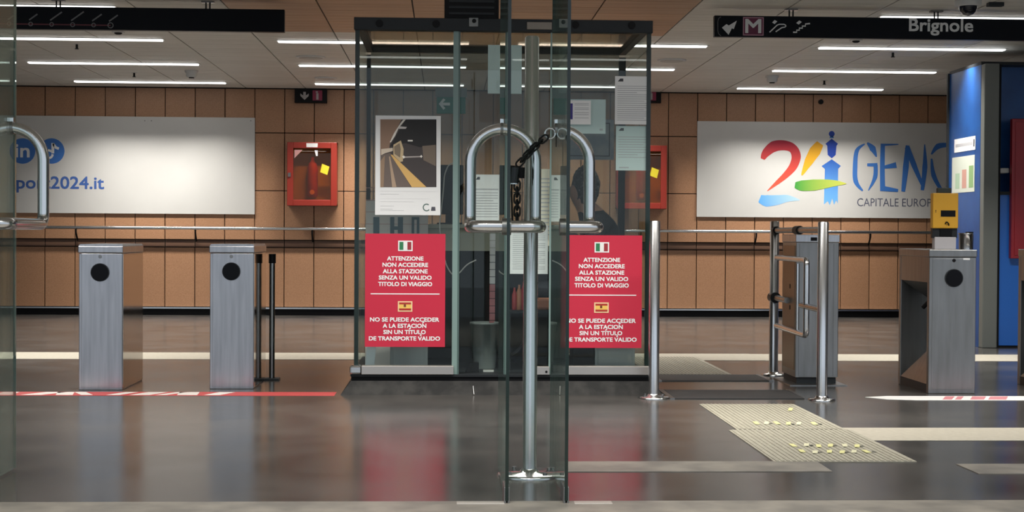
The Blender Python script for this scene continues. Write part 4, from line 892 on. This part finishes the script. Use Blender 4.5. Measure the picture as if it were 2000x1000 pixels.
for (y_lo, y_hi, pa, pb_, lb) in ((780, 763, 1318, 1571, 'long black floor mat between bollard and swing gate'), (745, 733, 1293, 1502, 'black floor mat farther back by the swing gate')):
    yn, yf = F(1430, y_lo).y, F(1430, y_hi).y; xa, xb = F(pa, y_lo).x, F(pb_, y_lo).x
    mt_ = thing('floor_mat', lb, 'mat', ((xa+xb)/2, yn, 0)); MB().box(xa, xb, yn, yf, 0, .006).build('mat', MATB, mt_)
    MB().box(xa-.03, xa, yn, yf, 0, .008).build('edge_strip', STEEL_D, mt_); MB().box(xb, xb+.03, yn, yf, 0, .008).build('edge_strip', STEEL_D, mt_)
def tactile(pxa, pxb, y_lo, y_hi, label, seam=None):
    yn, yf = F((pxa+pxb)/2, y_lo).y, F((pxa+pxb)/2, y_hi).y; xa, xb = F(pxa, y_lo).x, F(pxb, y_lo).x
    t = thing('tactile_paving', label, 'paving', ((xa+xb)/2, yn, 0)); MB().box(xa, xb, yn, yf, 0, .004).build('base_sheet', TACT, t)
    mb = MB(); x = xa+.012
    while x < xb-.02: mb.box(x, x+.013, yn+.01, yf-.01, .004, .007); x += .026
    tag(mb.build('ribs', TACT, t), None, None, kind='stuff'); return t, xa, xb, yn, yf
t, xa, xb, yn, yf = tactile(1512, 1791, 903, 841, 'ribbed pale tactile paving with yellow marks, nearer panel')
t2, xa2, xb2, yn2, yf2 = tactile(1440, 1652, 840.5, 790.5, 'ribbed pale tactile paving, farther panel by the swing gate post')
tactile(1260, 1429, 732, 698, 'ribbed pale tactile paving behind the bollard')
YM = mat('worn_yellow', (.60, .58, .26), .5); DKM = mat('worn_dark', (.08, .08, .06), .6)
for (p, q, ms) in ((t, F, [(1549, 873, 18), (1575, 872, 9), (1599, 874, 12), (1622, 873, 9), (1650, 873, 12), (1674, 874, 10), (1566, 884, 16), (1592, 886, 10), (1620, 885, 10), (1645, 886, 9), (1668, 885, 9), (1692, 885, 20)]),
                   (t2, F, [(1477, 829, 14), (1497, 829, 8), (1517, 829, 16), (1540, 830, 8), (1560, 830, 7), (1590, 830, 14), (1544, 802, 6)])):
    for i, (px, py, wpx) in enumerate(ms):
        a_, b_ = F(px-wpx/2, py-2.6), F(px+wpx/2, py+2.6)
        MB().prismZ([(a_.x, a_.y), (a_.x+.025, a_.y), (b_.x, b_.y), (b_.x-.025, b_.y)], .008, .0095).build('worn_mark', YM if i % 3 != 1 else mat('worn_cream', (.58, .56, .38), .5), p)
        if i % 2: MB().prismZ([(b_.x+.01, b_.y+.02), (b_.x+.03, b_.y+.02), (b_.x+.03, b_.y+.05), (b_.x+.015, b_.y+.05)], .008, .0092).build('dark_mark', DKM, p)
# door threshold fittings
for (pa, pb_, lb) in ((892, 985, 'thin steel floor strip left of the door pivots'), (1122, 1196, 'thin steel floor strip right of the door pivots')):
    xa, xb = F(pa, 985).x, F(pb_, 985).x; y_ = F(950, 986).y
    tag(MB().box(xa, xb, y_, y_+.05, .0, .005, .001).build('floor_strip', mat('strip_pale', (.50, .47, .43), .4, .6)), lb, 'floor strip')

# ------------------------------------------------------------------ GLASS DOORS
yn_, yf_ = 5.74, 6.58; Ya, Yb = 6.33, 5.93
def leaf(name, label, X, both, Ya=Ya, Yb=Yb):
    d = thing(name, label, 'glass door', (X, yn_, 0)); tk_ = .012
    MB().box(X-tk_/2, X+tk_/2, yn_+.004, yf_-.003, .012, 2.45).build('pane', GLASSD, d)
    MB().box(X-tk_/2-.0005, X+tk_/2+.0005, yn_, yn_+.004, .012, 2.45).build('near_edge', GEDGE, d)
    MB().box(X-tk_/2, X+tk_/2, yf_-.003, yf_, .012, 2.45).build('far_edge', GEDGEL, d)
    for s in (-1, 1): MB().box(X+s*(tk_/2+.001)-.004, X+s*(tk_/2+.001)+.004, yn_+.0, yn_+.16, .0, .065, .002).build('bottom_pivot', STEEL_D, d)
    MB().box(X-.012, X+.012, yn_, yn_+.16, 2.39, 2.46, .003).build('top_pivot', STEEL_D, d)
    r = .139; zc = 1.355; zb = 1.077; rad = .0245
    arc = [(X+r*math.cos(t), Ya, zc+r*math.sin(t)) for t in [PI*q/20 for q in range(21)]]          # right to left over the top
    if both:
        path = [(X+r, Yb, zb), (X+r, Ya, zb)] ; pr_ = rounded([(X, Yb, zb), (X+r, Yb, zb), (X+r, Ya, zb), (X+r, Ya, zc)], .055, 8)
        pl_ = [Vector((2*X-p.x, p.y, p.z)) for p in reversed(pr_)]
        pts = pr_+[Vector(a_) for a_ in arc[1:-1]]+pl_
    else:
        pts = rounded([(X, Yb, zb), (X+r, Yb, zb), (X+r, Ya, zb), (X+r, Ya, zc)], .055, 8)+[Vector(a_) for a_ in arc[1:11]]
    hd_ = MB().tube(pts, rad, 20).build('handle', CHROME, d); ORG[hd_.name] = ORG[d.name]
    MB().cyl((X-.018, Yb, zb), .034, .036, 'X', 20).build('lower_clamp', STEEL_D, hd_)
    MB().cyl((X-.012, Ya, zc+r), .030, .024, 'X', 20).build('upper_clamp', STEEL_D, hd_)
    MB().box(X-.014, X+.014, Ya-.014, Ya+.014, zc+r+.02, zc+r+.045, .003).build('clamp_nut', CHROME, hd_)
    if not both:
        for s in (-1, 1):
            ring = [(X+s*.032+.022*math.cos(t), Ya-.02, zc+r-.018+.022*math.sin(t)) for t in [q*PI/10 for q in range(20)]]
            MB().tube(ring, .0055, 8, closed=True).build('shackle_ring', CHROME, hd_)
        MB().cyl((X, Ya-.02, zc+r-.075), .008, .06, 'Z', 8).build('clamp_pin', BLACK, hd_)
    return d
leaf('glass_door', 'glass door with full arched handle left of the chained gap', .243, True)
leaf('glass_door', 'glass door with half arched handle right of the steel pole', .474, False)
leaf('glass_door', 'glass door with arched handle at the left picture edge', -1.880, True, 6.52, 6.0)

# ------------------------------------------------------------------ CHAIN AND LOCK
yc = 6.26; BLK = mat('chain_black', (.014, .014, .014), .45, spec=.25)
def cpx(px, py): return P(px, py, yc)
link = [(.0, .0)]
ll, lw_, lr = .036, .013, .0042
loop = [(lw_*math.cos(t), (ll/2-lw_+.004)*(1 if math.sin(t) >= 0 else -1)+lw_*math.sin(t)) for t in [q*PI/8+1e-4 for q in range(16)]]
tmp = MB().tube([(u, 0, v) for u, v in loop], lr, 7, closed=True).build('link', BLK); link_me = tmp.data; bpy.data.objects.remove(tmp)
ch = thing('chain', 'black steel chain tying the two glass door handles together', 'chain', cpx(1012, 320))
def run(pa, pb_, n, start=0):
    A, B = cpx(*pa), cpx(*pb_); d_ = (B-A); q0 = Vector((0, 0, 1)).rotation_difference(d_.normalized())
    for i in range(n):
        c = A+d_*((i+.5)/n); o = share('link', link_me, ch, c); o.rotation_mode = 'QUATERNION'
        o.rotation_quaternion = q0 @ Matrix.Rotation(.3+(PI/2 if (i+start) % 2 else 0), 3, 'Z').to_quaternion()
run((1066, 268), (1040, 291), 3); run((1041, 290), (1013, 321), 4, 1); run((1010, 356), (1010, 432), 6)
c0, c1 = cpx(1003, 358), cpx(1006, 324)
lk = thing('chain_lock', 'black cylindrical padlock hanging on the door chain', 'padlock', c0)
MB().tube([c0, c0+(c1-c0)*.9], [.021, .024], 18).tube([c0+(c1-c0)*.9, c1], [.024, .02], 18).build('body', mat('lock_black', (.012, .012, .012), .25), lk)
c2, c3 = cpx(1017, 348), cpx(1018, 327); MB().tube([c2, c3], .016, 12).build('core', BLACK, lk)
MB().tube([c0+Vector((0, 0, -.004)), c0], .0225, 18).build('steel_ring', CHROME, lk)
st_ = MB().tube([cpx(1001, 330), cpx(999, 380), cpx(1001, 436)], .004, 6).build('strap', BLACK); tag(st_, 'thin black strap hanging beside the chain', 'strap')
